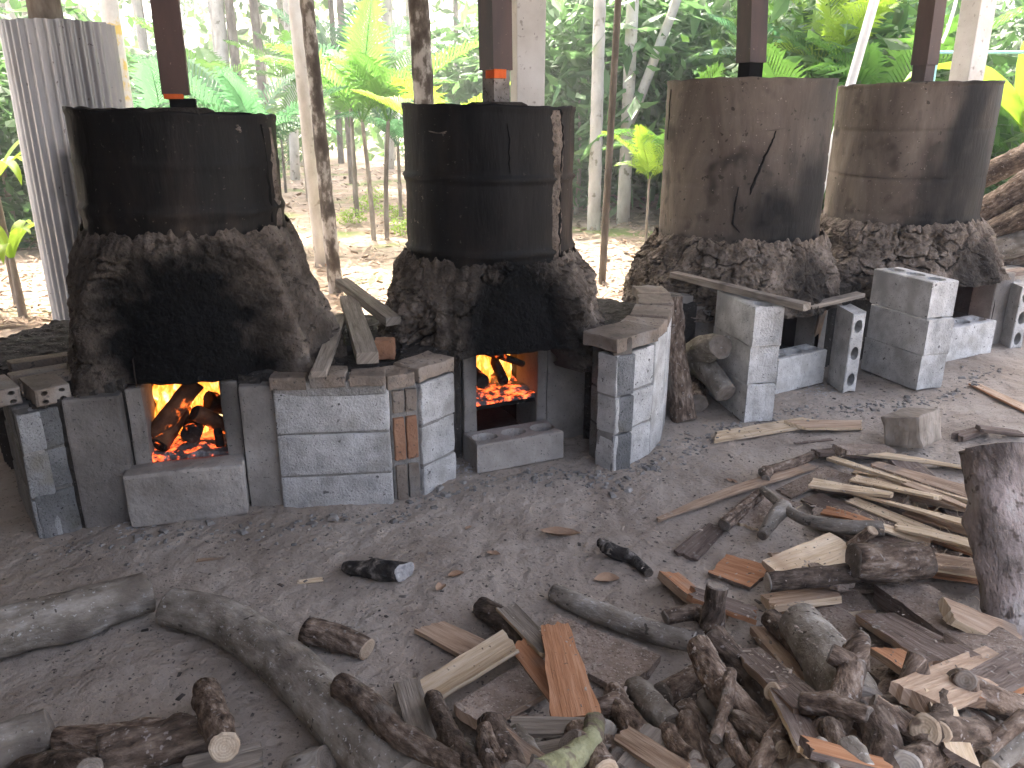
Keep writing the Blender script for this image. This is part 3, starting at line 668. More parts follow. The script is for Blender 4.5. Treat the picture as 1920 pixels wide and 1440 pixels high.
# ends of the blocks at the right corner of the second kiln, with grooves
a, b = Vector((*P2(1103, 850), 0)), Vector((*P2(1147, 884), 0)); d = b - a
for c, (z0, z1) in enumerate([(-.03, .148), (.148, .300), (.300, .462)]):
    for (f0, f1, pr) in ((0, .40, .0), (.40, .62, -.012), (.62, 1.0, .0)):
        wall_piece('concrete_block', a + d * f0, a + d * f1, z0, z1, .085, 'block', KO[1], 40 + c, lambda v: .45 + .3 * fbm(v * 8, 2), proud=pr, gap=.0025, cuts=1)  # left-facing ends darkened, their shade put into the colour
# rendered face running back on that side
prev = P2(1218, 850)
for q, pt in enumerate([(.628, 3.13), (.676, 3.31), (.70, 3.52), (.695, 3.80)]):
    wall_piece('rendered_panel', prev, pt, -.03, .47 + .01 * q, .06, 'block_pale', KO[1], 60 + q, lambda v: .12 * max(0, fbm(v * 4, 3)) + .4 * smooth(.12, 0, v.z), jit=.006, gap=-.001); prev = pt  # panel colour darkens in a low band
# narrow brick pier between the walls
a, b = (-.408, 2.575), (-.325, 2.612)
for q, (z0, z1, mt) in enumerate([(-.02, .125, 'brick'), (.14, .305, 'brick_red'), (.318, .405, 'brick')]):
    aa, bb = Vector((*a, 0)), Vector((*b, 0)); mid = (aa + bb) / 2
    for (p, r_) in ((aa, mid), (mid, bb)): wall_piece('brick', p, r_, z0, z1, .06, mt, KO[1], 70 + q, lambda v: .35 if v.z < .12 else .05, gap=.003, bev=.004, proud=-.008)
wall_piece('mortar_core', (-.418, 2.572), (-.318, 2.616), -.03, .42, .06, 'mortar', KO[1], 77, lambda v: .1, proud=-.02)

# cap bricks laid flat along the wall tops
def cap(i, a, b, z, h, dep, seed, n, mat='brick', soot=.0, over=.0):
    a, b = Vector((*a, 0)), Vector((*b, 0))
    for q in range(n):
        p, r_ = a + (b - a) * (q / n), a + (b - a) * ((q + 1) / n)
        wall_piece('brick', p, r_, z + .004 * math.sin(q * 2 + seed), z + h + .005 * math.sin(q * 3 + seed), dep, mat, KO[i], seed + q, lambda v: soot * (1 + fbm(v * 9, 3)), gap=.005, bev=.006, proud=.006 * math.sin(q * 1.7 + seed), jit=.005, cuts=3)
cap(0, (-.81, 2.505), (-.42, 2.548), .428, .055, .10, 80, 3)
wall_piece('mortar_core', (-.80, 2.515), (-.42, 2.556), .40, .462, .09, 'mortar', KO[0], 84, lambda v: 0, jit=.008)
cap(1, (-.42, 2.548), (-.325, 2.605), .415, .06, .11, 86, 1); cap(1, (-.322, 2.61), (-.205, 2.762), .42, .06, .13, 88, 1)
cap(1, (.375, 2.80), (.565, 2.975), .466, .062, .17, 90, 1); cap(1, (.567, 2.98), (.635, 3.14), .470, .06, .17, 92, 1)
cap(1, (.637, 3.145), (.685, 3.33), .478, .058, .16, 94, 1); cap(1, (.686, 3.335), (.708, 3.53), .485, .055, .15, 95, 1); cap(1, (.708, 3.535), (.700, 3.72), .49, .05, .14, 96, 1)
cap(1, (.318, 2.985), (.372, 2.815), .455, .075, .075, 98, 1, soot=.5)
# pierced hollow bricks on the first wall
for q, (g, z) in enumerate([((-1.60, 2.365), .428), ((-1.455, 2.39), .430)]):
    V, Fc = hollow_block(.075, .055, .19, 2, 2, 8, .27, .5, 0, q)
    d = (Vector((*CB, 0)) - Vector((*CA, 0))).normalized()
    inn = Vector((-d.y, d.x, 0))
    V = [(p[0] * 1.35, p[1], p[2]) for p in V]
    vs = place(V, Vector((g[0], g[1], z + .03)) + inn * .175, d, Vector((0, 0, 1)), -inn)
    mobj('hollow_brick', vs, Fc, 'brick', KO[0], attrs={'soot': [.1] * len(vs)})
for q, (x, y) in enumerate([(-1.70, 2.56), (-1.63, 2.50), (-1.78, 2.70)]):
    vs, fs = rough_box((x, y, .43), (.62, -.78, 0), (.78, .62, 0), .065, .19, .05, 200 + q, .004, .006, 2)
    mobj('brick', vs, fs, 'brick', KO[0], attrs={'soot': [0] * len(vs)})
# third kiln: side wall corner block and low clay wall
wall_piece('corner_block', (.70, 4.45), (.70, 4.02), .0, .47, .07, 'block', KO[2], 120, lambda v: .2)
wall_piece('corner_block', (.70, 4.02), (.83, 3.80), .0, .47, .07, 'slab', KO[2], 121, lambda v: .3)
wall_piece('side_slab', (.83, 3.80), (1.27, 3.86), .0, .42, .05, 'slab', KO[2], 122, lambda v: .5)

# flues on the drums and the brown steel ducts hanging over them
def tube_box(ctr0, ctr1, s, yaw, taper=1.0):
    V = []; Fc = []
    for (c, sc) in ((ctr0, 1), (ctr1, taper)):
        c = Vector(c)
        for (a, b) in ((-1, -1), (1, -1), (1, 1), (-1, 1)):
            x, y = a * s / 2 * sc, b * s / 2 * sc
            V.append(c + Vector((x * math.cos(yaw) - y * math.sin(yaw), x * math.sin(yaw) + y * math.cos(yaw), 0)))
    for (a, b) in ((-1, -1), (1, -1), (1, 1), (-1, 1)):
        for c in (ctr0, ctr1):
            x, y = a * (s / 2 - .004), b * (s / 2 - .004)
            V.append(Vector(c) + Vector((x * math.cos(yaw) - y * math.sin(yaw), x * math.sin(yaw) + y * math.cos(yaw), 0)))
    for q in range(4):
        n = (q + 1) % 4; Fc.append([q, n, n + 4, q + 4]); Fc.append([8 + q * 2, 8 + q * 2 + 1, 8 + n * 2 + 1, 8 + n * 2]); Fc.append([q, 8 + q * 2, 8 + n * 2, n])
    return V, Fc
FL = [((331, 178), 2.95, .085, .088, (295, -120), 'black', 'brown steel duct leaning over the drum with arched clay hood', R(18)),
      ((930, 132), 3.32, .14, .092, (925, -120), 'rust', 'brown steel duct above heat bleached flue with orange gap', R(38)),
      ((1408, 118), 4.32, .09, .104, (1415, -120), 'black', 'brown steel duct above the cracked brown drum', R(26)),
      ((1733, 122), 4.82, .095, .10, (1765, -120), 'duct', 'brown steel duct above the half blackened smooth drum', R(30))]
for i, ((px, py), yy, dz, s, (tx, ty), fm, lab, yaw) in enumerate(FL):
    p = AtY(px, py, yy); t0 = AtY(tx, ty, yy)
    zt = K[i]['ztop'] - .03
    V, Fc = tube_box((p.x + (.02 if i == 0 else 0), yy, zt), (p.x + (.02 if i == 0 else 0), yy, p.z + (-.012 if i == 0 else .05)), s * (.95 if i == 0 else .82), yaw)
    mobj('flue', V, Fc, fm, KO[i], attrs={'soot': [.2] * len(V)})
    dirv = (t0 - p); tp = p + dirv * ((2.78 - p.z) / dirv.z)
    V, Fc = tube_box(p, tp, s, yaw)
    o = mobj('chimney_duct', V, Fc, 'duct'); tag(o, lab, 'duct', 'brown steel ducts over the drums')
    if i < 2:
        q = p + Vector((0, -s * .42, -.012)); V, Fc = tube_box((q.x, q.y + .012, p.z - (.03 if i else .014)), (q.x, q.y + .012, p.z + .002), s * (.62 if i else .7), yaw)
        mobj('rust_strip', V, Fc, 'rustorange', KO[i])
# clay collars round the flues
for i in range(4):
    px, yy = FL[i][0][0], FL[i][1]; p = AtY(*FL[i][0], yy); V = []; Fc = []; seg = 24
    for (r, z) in ((.13, -.022), (.12, .006), (.095, .016), (.06, .014)):
        for s in range(seg):
            a = 2 * math.pi * s / seg; q = 1 + .2 * mn.noise(Vector((math.cos(a) * 3, math.sin(a) * 3, i + z * 30)))
            V.append((p.x + r * q * math.cos(a), yy + r * q * math.sin(a), K[i]['ztop'] + z - .004))
    for j in range(3):
        for s in range(seg): Fc.append([j * seg + s, j * seg + (s + 1) % seg, (j + 1) * seg + (s + 1) % seg, (j + 1) * seg + s])
    mobj('flue_collar', V, Fc, 'clay', KO[i], smooth_=True, attrs={'soot': [.7] * len(V)})

# ================================================================== LOOSE BLOCKS
def loose(a, b, L, T, Hh, label, mat='block_pale', depth=.8, nx=3, up=None, solid=False, z=0, seed=0, soot=.15, group='loose concrete blocks'):
    """front bottom edge starts at ground point a and heads for b; holes face up"""
    a = Vector((*a, z)); b = Vector((*b, z)); u = (b - a).normalized(); inn = Vector((-u.y, u.x, 0))
    if solid: V, Fc = rough_box(a, u, inn, L, T, Hh, seed, .004, .012, 3)
    else:
        V0, Fc = hollow_block(L, T, Hh, nx, 1, 16, .33, depth, .008, seed); V = place(V0, a + u * L / 2 + inn * T / 2, u, inn, (0, 0, 1))
    o = mobj('concrete_block', V, Fc, mat, attrs={'soot': soot_box(V, soot, 9, seed)})
    return tag(o, label, 'block', group)
loose(P2(245, 990), P2(458, 965), .375, .10, .19, 'solid concrete block lying before the arched clay hood', 'slab', solid=True, seed=3, soot=.05, z=-.003)
loose(P2(895, 888), P2(1060, 857), .37, .145, .118, 'three-holed concrete block before the drum with clay-filled seam', 'slab', seed=4, soot=.03, depth=.35, z=-.004)
loose(P2(1453, 740), P2(1523, 722), .36, .13, .18, 'holed block between stacked blocks and end-standing block under the timbers', seed=5, z=-.003)
loose(P2(1766, 680), P2(1862, 660), .43, .15, .195, 'two-holed pale block at the mouth beside the tallest tidy block stack', seed=6, nx=3, z=-.003)
def stack(a, b, left, heights, names, seed, shifts):
    """stacked blocks: short end faces the yard (a->b), long flank runs back towards 'left'"""
    a = Vector((*a, 0)); b = Vector((*b, 0)); lft = Vector((*left, 0)); along = (lft - a).normalized(); z = -.004
    for q, (h, lab, sh) in enumerate(zip(heights, names, shifts)):
        T = (b - a).length; u = along; inn = Vector((u.y, -u.x, 0))
        V0, Fc = hollow_block(.385, T, h, 3, 1, 16, .30, .75, .009, seed + q)
        V = place(V0, a + u * (.385 / 2 + sh) + inn * (T / 2 + sh * .3) + Vector((0, 0, z)), u, -inn, (0, 0, 1)); 
        V = [v for v in V]
        st = [max(0, min(1, .45 * (fbm(Vector(v) * 7 + Vector((seed + q, 0, 0)), 3) + .2))) * (.5 if (v - a).dot(u) < .01 else 1) for v in V]  # flanks tinted darker than the end face, shade put into colour
        # flip faces so that normals point outward
        o = mobj('concrete_block', V, [f[::-1] for f in Fc], 'block_pale', attrs={'soot': [s * .6 for s in st]}); tag(o, lab, 'block', 'stacked concrete blocks'); z += h - .001
stack(P2(1395, 793), P2(1447, 789), P2(1331, 742), [.178, .176, .176], ['bottom block of the stack under the long timber', 'middle block of the stack under the long timber', 'top block of the stack under the long timber'], 20, (0, .012, -.004))
stack(P2(1718, 732), P2(1757, 723), P2(1612, 690), [.184, .182, .182], ['bottom block of the stack open-topped beside smooth brown drum', 'middle block of the stack open-topped beside smooth brown drum', 'uppermost block with open cavities beside smooth brown drum'], 30, (0, -.010, .010))
def endblock(p, q, back, h, label, seed):
    """block stood on end: its cavities face the yard"""
    a = Vector((*p, 0)); b = Vector((*q, 0)); wv = (b - a); wdt = wv.length; u = wv.normalized(); inn = (Vector((*back, 0)) - a).normalized()
    V0, Fc = hollow_block(h, wdt, .19, 3, 1, 16, .30, .9, .006, seed)
    V = place(V0, a + u * wdt / 2 + inn * .19 + Vector((0, 0, h / 2 - .004)), (0, 0, 1), u, -inn)
    o = mobj('concrete_block', V, Fc, 'block_pale', attrs={'soot': soot_box(V, .35, 8, seed)}); tag(o, label, 'block', 'blocks standing on end')
endblock(P2(1580, 737), P2(1604, 733), P2(1532, 700), .405, 'concrete block on end showing three cavities below the short batten', 40)
endblock(P2(1893, 655), P2(1915, 652), P2(1858, 636), .375, 'concrete block on end showing cavities at the half blackened kiln', 42)

# ================================================================== WOOD
XS0, XS1, YS0, YS1, CE = -2.2, 2.6, 1.0, 4.4, .01
HF = np.zeros((int((XS1 - XS0) / CE) + 1, int((YS1 - YS0) / CE) + 1))
for i_ in range(HF.shape[0]):
    for j_ in range(HF.shape[1]): HF[i_, j_] = 0.030 * 0
def hf(x, y):
    i = int((x - XS0) / CE); j = int((y - YS0) / CE)
    if 0 <= i < HF.shape[0] and 0 <= j < HF.shape[1]: return HF[i, j] + (gz(x, y) if HF[i, j] < .004 else 0)
    return 0.0
def hf_set(x, y, z):
    i = int((x - XS0) / CE); j = int((y - YS0) / CE)
    if 0 <= i < HF.shape[0] and 0 <= j < HF.shape[1] and z > HF[i, j]: HF[i, j] = z
def hull_line(t, h):
    """lowest line over the points (t,h) that is steady at t=.5"""
    best = None; n = len(t)
    for i in range(n):
        if t[i] > .5: continue
        for j in range(n):
            if t[j] < .5 or j == i: continue
            b = (h[j] - h[i]) / (t[j] - t[i]); a = h[i] - b * t[i]; m = a + b * .5
            if all(a + b * t[q] >= h[q] - 1e-6 for q in range(n)) and (best is None or m < best[0]): best = (m, a, b)
    return (best[1], best[2]) if best else (max(h), 0)
def resample(P, Rr, n):
    P = [Vector(p) for p in P]
    if len(P) == 2: P = [P[0], P[0].lerp(P[1], .5), P[1]]; Rr = [Rr[0], (Rr[0] + Rr[1]) / 2, Rr[1]]
    d = [0]
    for i in range(1, len(P)): d.append(d[-1] + (P[i] - P[i - 1]).length)
    out = []; rr = []
    for q in range(n + 1):
        s = d[-1] * q / n; i = 0
        while i < len(P) - 2 and d[i + 1] < s: i += 1
        t = (s - d[i]) / max(1e-6, d[i + 1] - d[i])
        p0 = P[i - 1] if i > 0 else P[i] * 2 - P[i + 1]; p3 = P[i + 2] if i + 2 < len(P) else P[i + 1] * 2 - P[i]; p1, p2 = P[i], P[i + 1]
        out.append(.5 * ((2 * p1) + (p2 - p0) * t + (2 * p0 - 5 * p1 + 4 * p2 - p3) * t * t + (3 * p1 - p0 - 3 * p2 + p3) * t ** 3))
        rr.append(Rr[i] * (1 - t) + Rr[i + 1] * t)
    return out, rr
def tube(P, Rr, seed, seg=14, rough=.10, knots=3, cap=True, slant=(0, 0), flare=0):
    """bark-covered tube: returns verts, faces, material index (0 bark, 1 cut end), uv"""
    L = sum((P[i + 1] - P[i]).length for i in range(len(P) - 1)); rg = random.Random(seed)
    kn = [(rg.random(), rg.random() * 6.28, rg.uniform(.10, .32), rg.uniform(.5, 1.1)) for _ in range(knots)]
    V = []; Fc = []; MI = []; UV = []; n = len(P); s = 0
    T = (P[1] - P[0]).normalized(); N_ = T.orthogonal().normalized()
    for i in range(n):
        if i: s += (P[i] - P[i - 1]).length
        t2 = (P[min(i + 1, n - 1)] - P[max(i - 1, 0)]).normalized()
        N_ = (N_ - t2 * N_.dot(t2)).normalized(); B = t2.cross(N_)
        for q in range(seg):
            a = 2 * math.pi * q / seg; c = Vector((math.cos(a) * 1.2, math.sin(a) * 1.2, s * 9)) + Vector((seed * 1.7, 0, 0))
            r = Rr[i] * (1 + rough * 1.6 * fbm(c, 3) + rough * .5 * mn.noise(c * 3.5)) + min(.0022, Rr[i] * .06) * mn.noise(c * 8) * (rough > .02)
            if rough > .055: r += Rr[i] * .09 * (.35 - abs(mn.noise(Vector((math.cos(a) * 2.6 + seed, math.sin(a) * 2.6, s * 7)))))
            for (kt, ka, kh, kw) in kn:
                da = (a - ka + math.pi) % (2 * math.pi) - math.pi
                r += Rr[i] * kh * math.exp(-((s - kt * L) / (Rr[i] * kw * .8)) ** 2 - (da / .55) ** 2)
            off = N_ * math.cos(a) * r + B * math.sin(a) * r
            if i == 0 and slant[0]: off += t2 * math.cos(a + seed) * Rr[i] * slant[0]
            if i == n - 1 and slant[1]: off += t2 * math.cos(a + seed) * Rr[i] * slant[1]
            V.append(P[i] + off); UV.append((a * Rr[i], s))
    for i in range(n - 1):
        for q in range(seg): Fc.append([i * seg + q, i * seg + (q + 1) % seg, (i + 1) * seg + (q + 1) % seg, (i + 1) * seg + q]); MI.append(0)
    if cap:
        for i, sg in ((0, -1), (n - 1, 1)):
            ring = [i * seg + q for q in range(seg)]; b = len(V); c = sum((V[v] for v in ring), Vector()) / seg
            for v in ring:
                V.append(c + (V[v] - c) * .86 + (P[1] - P[0] if i == 0 else P[n - 1] - P[n - 2]).normalized() * sg * .003); q_ = (V[v] - c); UV.append(((q_.dot(N_)) * .86, (q_.dot(B)) * .86))
            V.append(c + (P[1] - P[0]).normalized() * sg * .001 * (1)); UV.append((0, 0))
            for q in range(seg):
                m = (q + 1) % seg
                f1 = [ring[q], ring[m], b + m, b + q]; f2 = [b + q, b + m, b + seg]
                if sg < 0: f1, f2 = f1[::-1], f2[::-1]
                # winding: rings run counter-clockwise seen along the axis
                Fc += [f1, f2]; MI += [1, 1]
    return V, Fc, MI, UV
SEED = [100]
def log(px, rad, mat, label, cut='cut_dark', cat='log', group=None, z=None, dz=None, stubs=(), rough=.10, knots=3, seg=22, name='log', slant=(.15, .15), abs_pts=None, sink=.004):
    """px: picture points of the centre line; the height comes from what lies beneath (or z: heights given)"""
    SEED[0] += 1; sd = SEED[0]; m = len(px) if abs_pts is None else len(abs_pts)
    if isinstance(rad, list) and abs_pts is None: rad = [r * .86 for r in rad]
    if isinstance(rad, (int, float)): rad = [rad] * m
    if abs_pts is not None: P = [Vector(p) for p in abs_pts]
    else:
        dz_ = dz or [0] * m; H_ = list(z) if z else [rad[q] for q in range(m)]
        for it in range(3 if z is None else 1):
            P = [G(px[q][0], px[q][1], H_[q]) for q in range(m)]
            if z is not None: break
            C, Rr = resample(P, rad, 14); dd, _ = resample([Vector((v, 0, 0)) for v in np.linspace(0, 1, m)], dz_, 14)
            D, Z = resample([Vector((q, 0, 0)) for q in range(m)], dz_, 14)
            ch = P[-1] - P[0]; ts = [min(1, max(0, (c - P[0]).dot(ch) / ch.length_squared)) for c in C]; hh = []
            for c, r, o in zip(C, Rr, Z):
                best = -1; nv = Vector((-ch.y, ch.x, 0)).normalized()
                for u in (-.7, -.35, 0, .35, .7):
                    q = c + nv * u * r; best = max(best, hf(q.x, q.y) + r * math.sqrt(1 - u * u))
                hh.append(best - o - sink)
            a, b = hull_line(ts, hh)
            b = max(-.45 * ch.length, min(.45 * ch.length, b))
            tq = [min(1, max(0, (p - P[0]).dot(ch) / ch.length_squared)) for p in P]
            H_ = [a + b * t + o for t, o in zip(tq, dz_)]
    n = max(10, int(sum((P[i + 1] - P[i]).length for i in range(m - 1)) / .014))
    C, Rr = resample(P, rad, n)
    V, Fc, MI, UV = tube(C, Rr, sd, seg, rough, knots, True, slant)
    for (t, dirv, ln, r0, r1) in stubs:                     # branch stubs grown out of the log
        p = C[min(n, int(t * n))]; dv = Vector(dirv).normalized(); q = p + dv * ln; mid = p.lerp(q, .5) + Vector((0, 0, ln * .06))
        c2, r2 = resample([p, mid, q], [r0 * 1.25, r0, r1], 9); v2, f2, m2, u2 = tube(c2, r2, sd + 50, 12, rough, 1, True, (.1, .25))
        b = len(V); V += v2; Fc += [[x + b for x in f] for f in f2]; MI += m2; UV += u2
        for c, r in zip(c2, r2): splat(c, r)
    for c, r in zip(C, Rr): splat(c, r)
    o = mobj(name, V, Fc, [mat, cut], smooth_=[mi == 0 for mi in MI], midx=MI, uvs=UV)
    return tag(o, label, cat, group)
def splat(c, r):
    n = max(1, int(r / CE) + 1)
    for a in range(-n, n + 1):
        for b in range(-n, n + 1):
            d = (a * a + b * b) * CE * CE
            if d <= r * r: hf_set(c.x + a * CE, c.y + b * CE, c.z + math.sqrt(max(0, r * r - d)))
def plank(px, wd, th, mat, label, cat='plank', group=None, z=None, roll=0, curl=0, bow=0, name='plank', twist=0, edge=None, ragged=.012, under=None, sink=.002, skew=0, tip=(1, 1), zoff=0):
    """split board along two picture points (middle of its upper face); wd one or two widths"""
    SEED[0] += 1; sd = SEED[0]
    if isinstance(wd, (int, float)): wd = (wd, wd)
    wm = (wd[0] + wd[1]) / 2; H_ = list(z) if z else [th, th]
    for it in range(3 if z is None else 1):
        A, B = G(*px[0], H_[0]), G(*px[-1], H_[1])
        if z is not None: break
        ch = B - A; ch2 = Vector((ch.x, ch.y, 0)); nv = Vector((-ch.y, ch.x, 0)).normalized(); ts = []; hh = []
        for t in np.linspace(0, 1, 13):
            c = A + ch * t; vals = []
            for u in (-.45, -.22, 0, .22, .45):
                q = c + nv * u * wm; vals.append(hf(q.x, q.y) + th + u * wm * math.tan(roll) * -1)
            vals.sort(); ts.append(t); hh.append(vals[-1] * .6 + vals[2] * .4 - sink + zoff)
        a, b = hull_line(ts, hh); b = max(-.5 * ch2.length, min(.5 * ch2.length, b)); H_ = [a, a + b]
    u = (B - A).normalized(); L = (B - A).length; nv = Vector((-u.y, u.x, 0)).normalized(); up = u.cross(nv).normalized()
    if up.z < 0: up = -up
    n, mw = max(6, int(L / .03)), 8; V = []; UV = []; Fc = []; MI = []
    for lay in (0, 1):
        for i in range(n + 1):
            t = i / n; w_ = (wd[0] * (1 - t) + wd[1] * t) * (1 + .10 * mn.noise(Vector((t * 5, sd, 1))))
            w_ *= (tip[0] + (1 - tip[0]) * smooth(0, .25, t)) * (tip[1] + (1 - tip[1]) * smooth(1, .75, t))
            rl = roll + twist * (t - .5)
            ax = nv * math.cos(rl) + up * math.sin(rl); ay = -nv * math.sin(rl) + up * math.cos(rl)
            for j in range(mw + 1):
                s = j / mw * 2 - 1
                e = (ragged * (mn.noise(Vector((j * 1.7, sd, 4))) * (i == 0) - mn.noise(Vector((j * 1.7, sd, 7))) * (i == n))) + skew * s * w_ / 2 * (1 - 2 * t) * (i in (0, n))
                tt = th * (1 - .35 * abs(s) ** 3) if lay else 0
                pos = A + u * (L * t + e) + ax * (s * w_ / 2 * (1 + .02 * mn.noise(Vector((i * .9, sd, s * 3))))) + ay * (curl * s * s * wm - tt + .003 * fbm((t * L * 14, s * w_ * 20, sd), 2)) + up * bow * 4 * t * (1 - t)
                V.append(pos); UV.append((s * w_ / 2 + sd * .37 + lay * th, L * t))
    S_ = (n + 1) * (mw + 1)
    def id_(l, i, j): return l * S_ + i * (mw + 1) + j
    for i in range(n):
        for j in range(mw):
            Fc.append([id_(0, i, j), id_(0, i + 1, j), id_(0, i + 1, j + 1), id_(0, i, j + 1)]); MI.append(0)
            Fc.append([id_(1, i, j), id_(1, i, j + 1), id_(1, i + 1, j + 1), id_(1, i + 1, j)]); MI.append(1)
        Fc.append([id_(0, i, 0), id_(1, i, 0), id_(1, i + 1, 0), id_(0, i + 1, 0)]); MI.append(1)
        Fc.append([id_(0, i, mw), id_(0, i + 1, mw), id_(1, i + 1, mw), id_(1, i, mw)]); MI.append(1)
    for j in range(mw):
        Fc.append([id_(0, 0, j), id_(0, 0, j + 1), id_(1, 0, j + 1), id_(1, 0, j)]); MI.append(1)
        Fc.append([id_(0, n, j), id_(1, n, j), id_(1, n, j + 1), id_(0, n, j + 1)]); MI.append(1)
    if (V[id_(0, 1, 0)] - V[id_(0, 0, 0)]).cross(V[id_(0, 0, 1)] - V[id_(0, 0, 0)]).dot(up) < 0: Fc = [f[::-1] for f in Fc]
    for i in range(0, S_): hf_set(V[i].x, V[i].y, V[i].z)
    for i in range(n):                                        # fill between the samples
        for j in range(mw):
            c = (V[id_(0, i, j)] + V[id_(0, i + 1, j + 1)]) / 2
            for a in (-1, 0, 1):
                for b in (-1, 0, 1): hf_set(c.x + a * CE, c.y + b * CE, c.z)
    o = mobj(name, V, Fc, [mat, edge or mat], midx=MI, uvs=UV)
    return tag(o, label, cat, group)

# ---- under-layer of sticks in the heap (mostly hidden)
rg = random.Random(21)
for q in range(60):
    x = rg.uniform(860, 1900); y = 1450 - rg.random() ** 1.5 * (80 if x < 1250 else 190); a = rg.uniform(.5, 2.2); ln = rg.uniform(70, 150)
    r = rg.uniform(.016, .032)
    log([(x - math.cos(a) * ln / 2, y - math.sin(a) * ln / 3), (x + rg.uniform(-12, 12), y), (x + math.cos(a) * ln / 2, y + math.sin(a) * ln / 3)], [r * 1.1, r, r * .9], rg.choice(['bark', 'bark_dark', 'bark', 'bark_grey']),
        'bark covered stick lying low in the branch heap', 'cut_dark' if q % 3 else 'cut', 'stick', 'sticks at the bottom of the heap', name='stick', seg=12)
GW = 'planks and slabs of split wood'; GB = 'branches and logs of the firewood heap'
# ---- floor, left side
log([(-90, 1212), (60, 1170), (170, 1140), (278, 1110)], [.076, .073, .070, .066], 'bark_grey', 'stout straight log with saw notches across its flank', 'cut_dark', group=GB, rough=.05, knots=2)
log([(318, 1138), (420, 1165), (520, 1232), (625, 1335), (760, 1480)], [.060, .064, .068, .070, .072], 'bark_grey', 'long curved grey log, the longest on the floor', 'cut_dark', group=GB, rough=.06, knots=2, seg=20)
log([(575, 1182), (630, 1195), (688, 1218)], [.042, .038, .032], 'bark', 'short brown log alone beside the long curved grey log', 'cut', group=GB)
log([(648, 1062), (700, 1070), (757, 1072)], [.018, .036, .032], 'bark_char', 'charred stub with pale ashy end alone on the dirt', 'ash', group=GB, rough=.34, knots=6, slant=(.3, .8))
log([(-60, 1430), (20, 1395), (95, 1362)], [.055, .055, .046], 'bark_grey', 'grey log with rounded end in the low corner group', group='logs in the low corner group')
log([(110, 1388), (200, 1385), (310, 1368)], [.034, .036, .032], 'bark', 'brown log behind the chopped block-shaped log', group='logs in the low corner group')
log([(190, 1422), (290, 1398), (372, 1372)], [.050, .052, .050], 'bark_dark', 'chopped dark log with ragged pale scars', 'cut_dark', group='logs in the low corner group', rough=.16, knots=5, slant=(.2, .5))
log([(388, 1295), (402, 1345), (420, 1400)], [.036, .037, .034], 'bark', 'stubby brown log with pale sawn end', 'cut', group='logs in the low corner group')
log([(40, 1452), (120, 1440), (165, 1452)], [.040, .042, .036], 'bark_dark', 'dark round log under the grey rounded-end log', group='logs in the low corner group')
plank([(345, 1448), (490, 1412)], (.09, .07), .03, 'grey_wood', 'grey split slab beside the pale sawn stub', group='logs in the low corner group')
log([(548, 1448), (612, 1425)], [.036, .034], 'bark_grey', 'greenish grey round end beside the long curved log', group='logs in the low corner group')
# ---- front heap, middle
plank([(1015, 1172), (1205, 1262)], (.13, .17), .028, 'dusty', 'wide dust covered board under the orange slab', group=GW)
plank([(805, 1172), (905, 1222)], (.075, .085), .020, 'tan', 'tan dusty board poking from under the hollow pale slab', group=GW, edge='tan', skew=.5)
plank([(880, 1342), (1015, 1262)], (.10, .12), .024, 'dusty', 'dusty board with pale lower edge below the hollow pale slab', group=GW, edge='tan')
log([(905, 1140), (960, 1175), (1010, 1215)], [.035, .04, .035], 'bark_dark', 'dark round log under the narrow pale board', group=GB)
plank([(948, 1138), (1030, 1222)], (.055, .05), .014, 'grey_wood', 'narrow pale weathered board sloping to the orange slab', group=GW, edge='pale', curl=.1)
plank([(970, 1205), (1045, 1300)], (.045, .05), .022, 'orange', 'thin reddish board edge beside the orange slab', group=GW, edge='tan', roll=.35)
plank([(792, 1312), (962, 1208)], (.080, .085), .016, 'pale', 'hollow pale slab shaped like a gutter', group=GW, curl=.22, edge='pale')
plank([(1040, 1170), (1082, 1345)], (.066, .105), .015, 'orange', 'bright orange slab leaning on the front heap', group=GW, ragged=.02, zoff=.004)
plank([(905, 1425), (1000, 1342)], (.06, .05), .02, 'brown_wood', 'reddish brown offcut below the gutter shaped slab', group=GW, edge='orange')
plank([(955, 1358), (1115, 1360)], (.05, .045), .018, 'grey_wood', 'grey weathered stick-like board behind the mossy branch', group=GW)
plank([(985, 1405), (1090, 1385)], (.07, .06), .014, 'grey_wood', 'grey curled bark piece behind the mossy branch', group=GW, curl=-.25)
plank([(762, 1275), (805, 1420)], (.062, .055), .018, 'grey_wood', 'upright leaning grey board with a nail hole', group=GW, edge='grey_wood')
log([(640, 1285), (700, 1330), (745, 1375), (810, 1410), (880, 1450)], [.030, .033, .028, .025, .022], 'bark', 'crooked knotty branch beside the long grey log', group=GB, knots=6, rough=.16)
log([(812, 1308), (838, 1370), (868, 1420), (905, 1455)], [.023, .025, .024, .024], 'bark_dark', 'dark branch with blunt tip crossing the grey board', group=GB, knots=5)
log([(925, 1362), (945, 1405), (962, 1460)], [.034, .036, .036], 'bark_dark', 'thick dark stick with splintered tip', group=GB, slant=(.8, .1))
log([(968, 1375), (995, 1415), (1020, 1455)], [.020, .022, .022], 'bark_grey', 'slim grey stick next to the splintered dark one', group=GB)
log([(872, 1402), (895, 1450)], [.022, .022], 'bark_grey', 'short grey stick wedged by the dark blunt branch', group=GB)
log([(1150, 1298), (1175, 1345), (1205, 1385), (1258, 1448)], [.027, .029, .028, .026], 'bark', 'rough brown branch behind the mossy branch', group=GB, knots=5, rough=.14, stubs=[(.16, (-.7, -.35, .05), .075, .022, .018)])
log([(1118, 1352), (1108, 1388), (1075, 1418), (1010, 1452)], [.021, .025, .026, .026], 'bark_moss', 'crooked branch mottled with green moss', group=GB, knots=4)
log([(1190, 1290), (1225, 1325), (1265, 1365)], [.034, .036, .034], 'bark_grey', 'smooth grey log under the tan sawn log', 'cut_dark', group=GB)
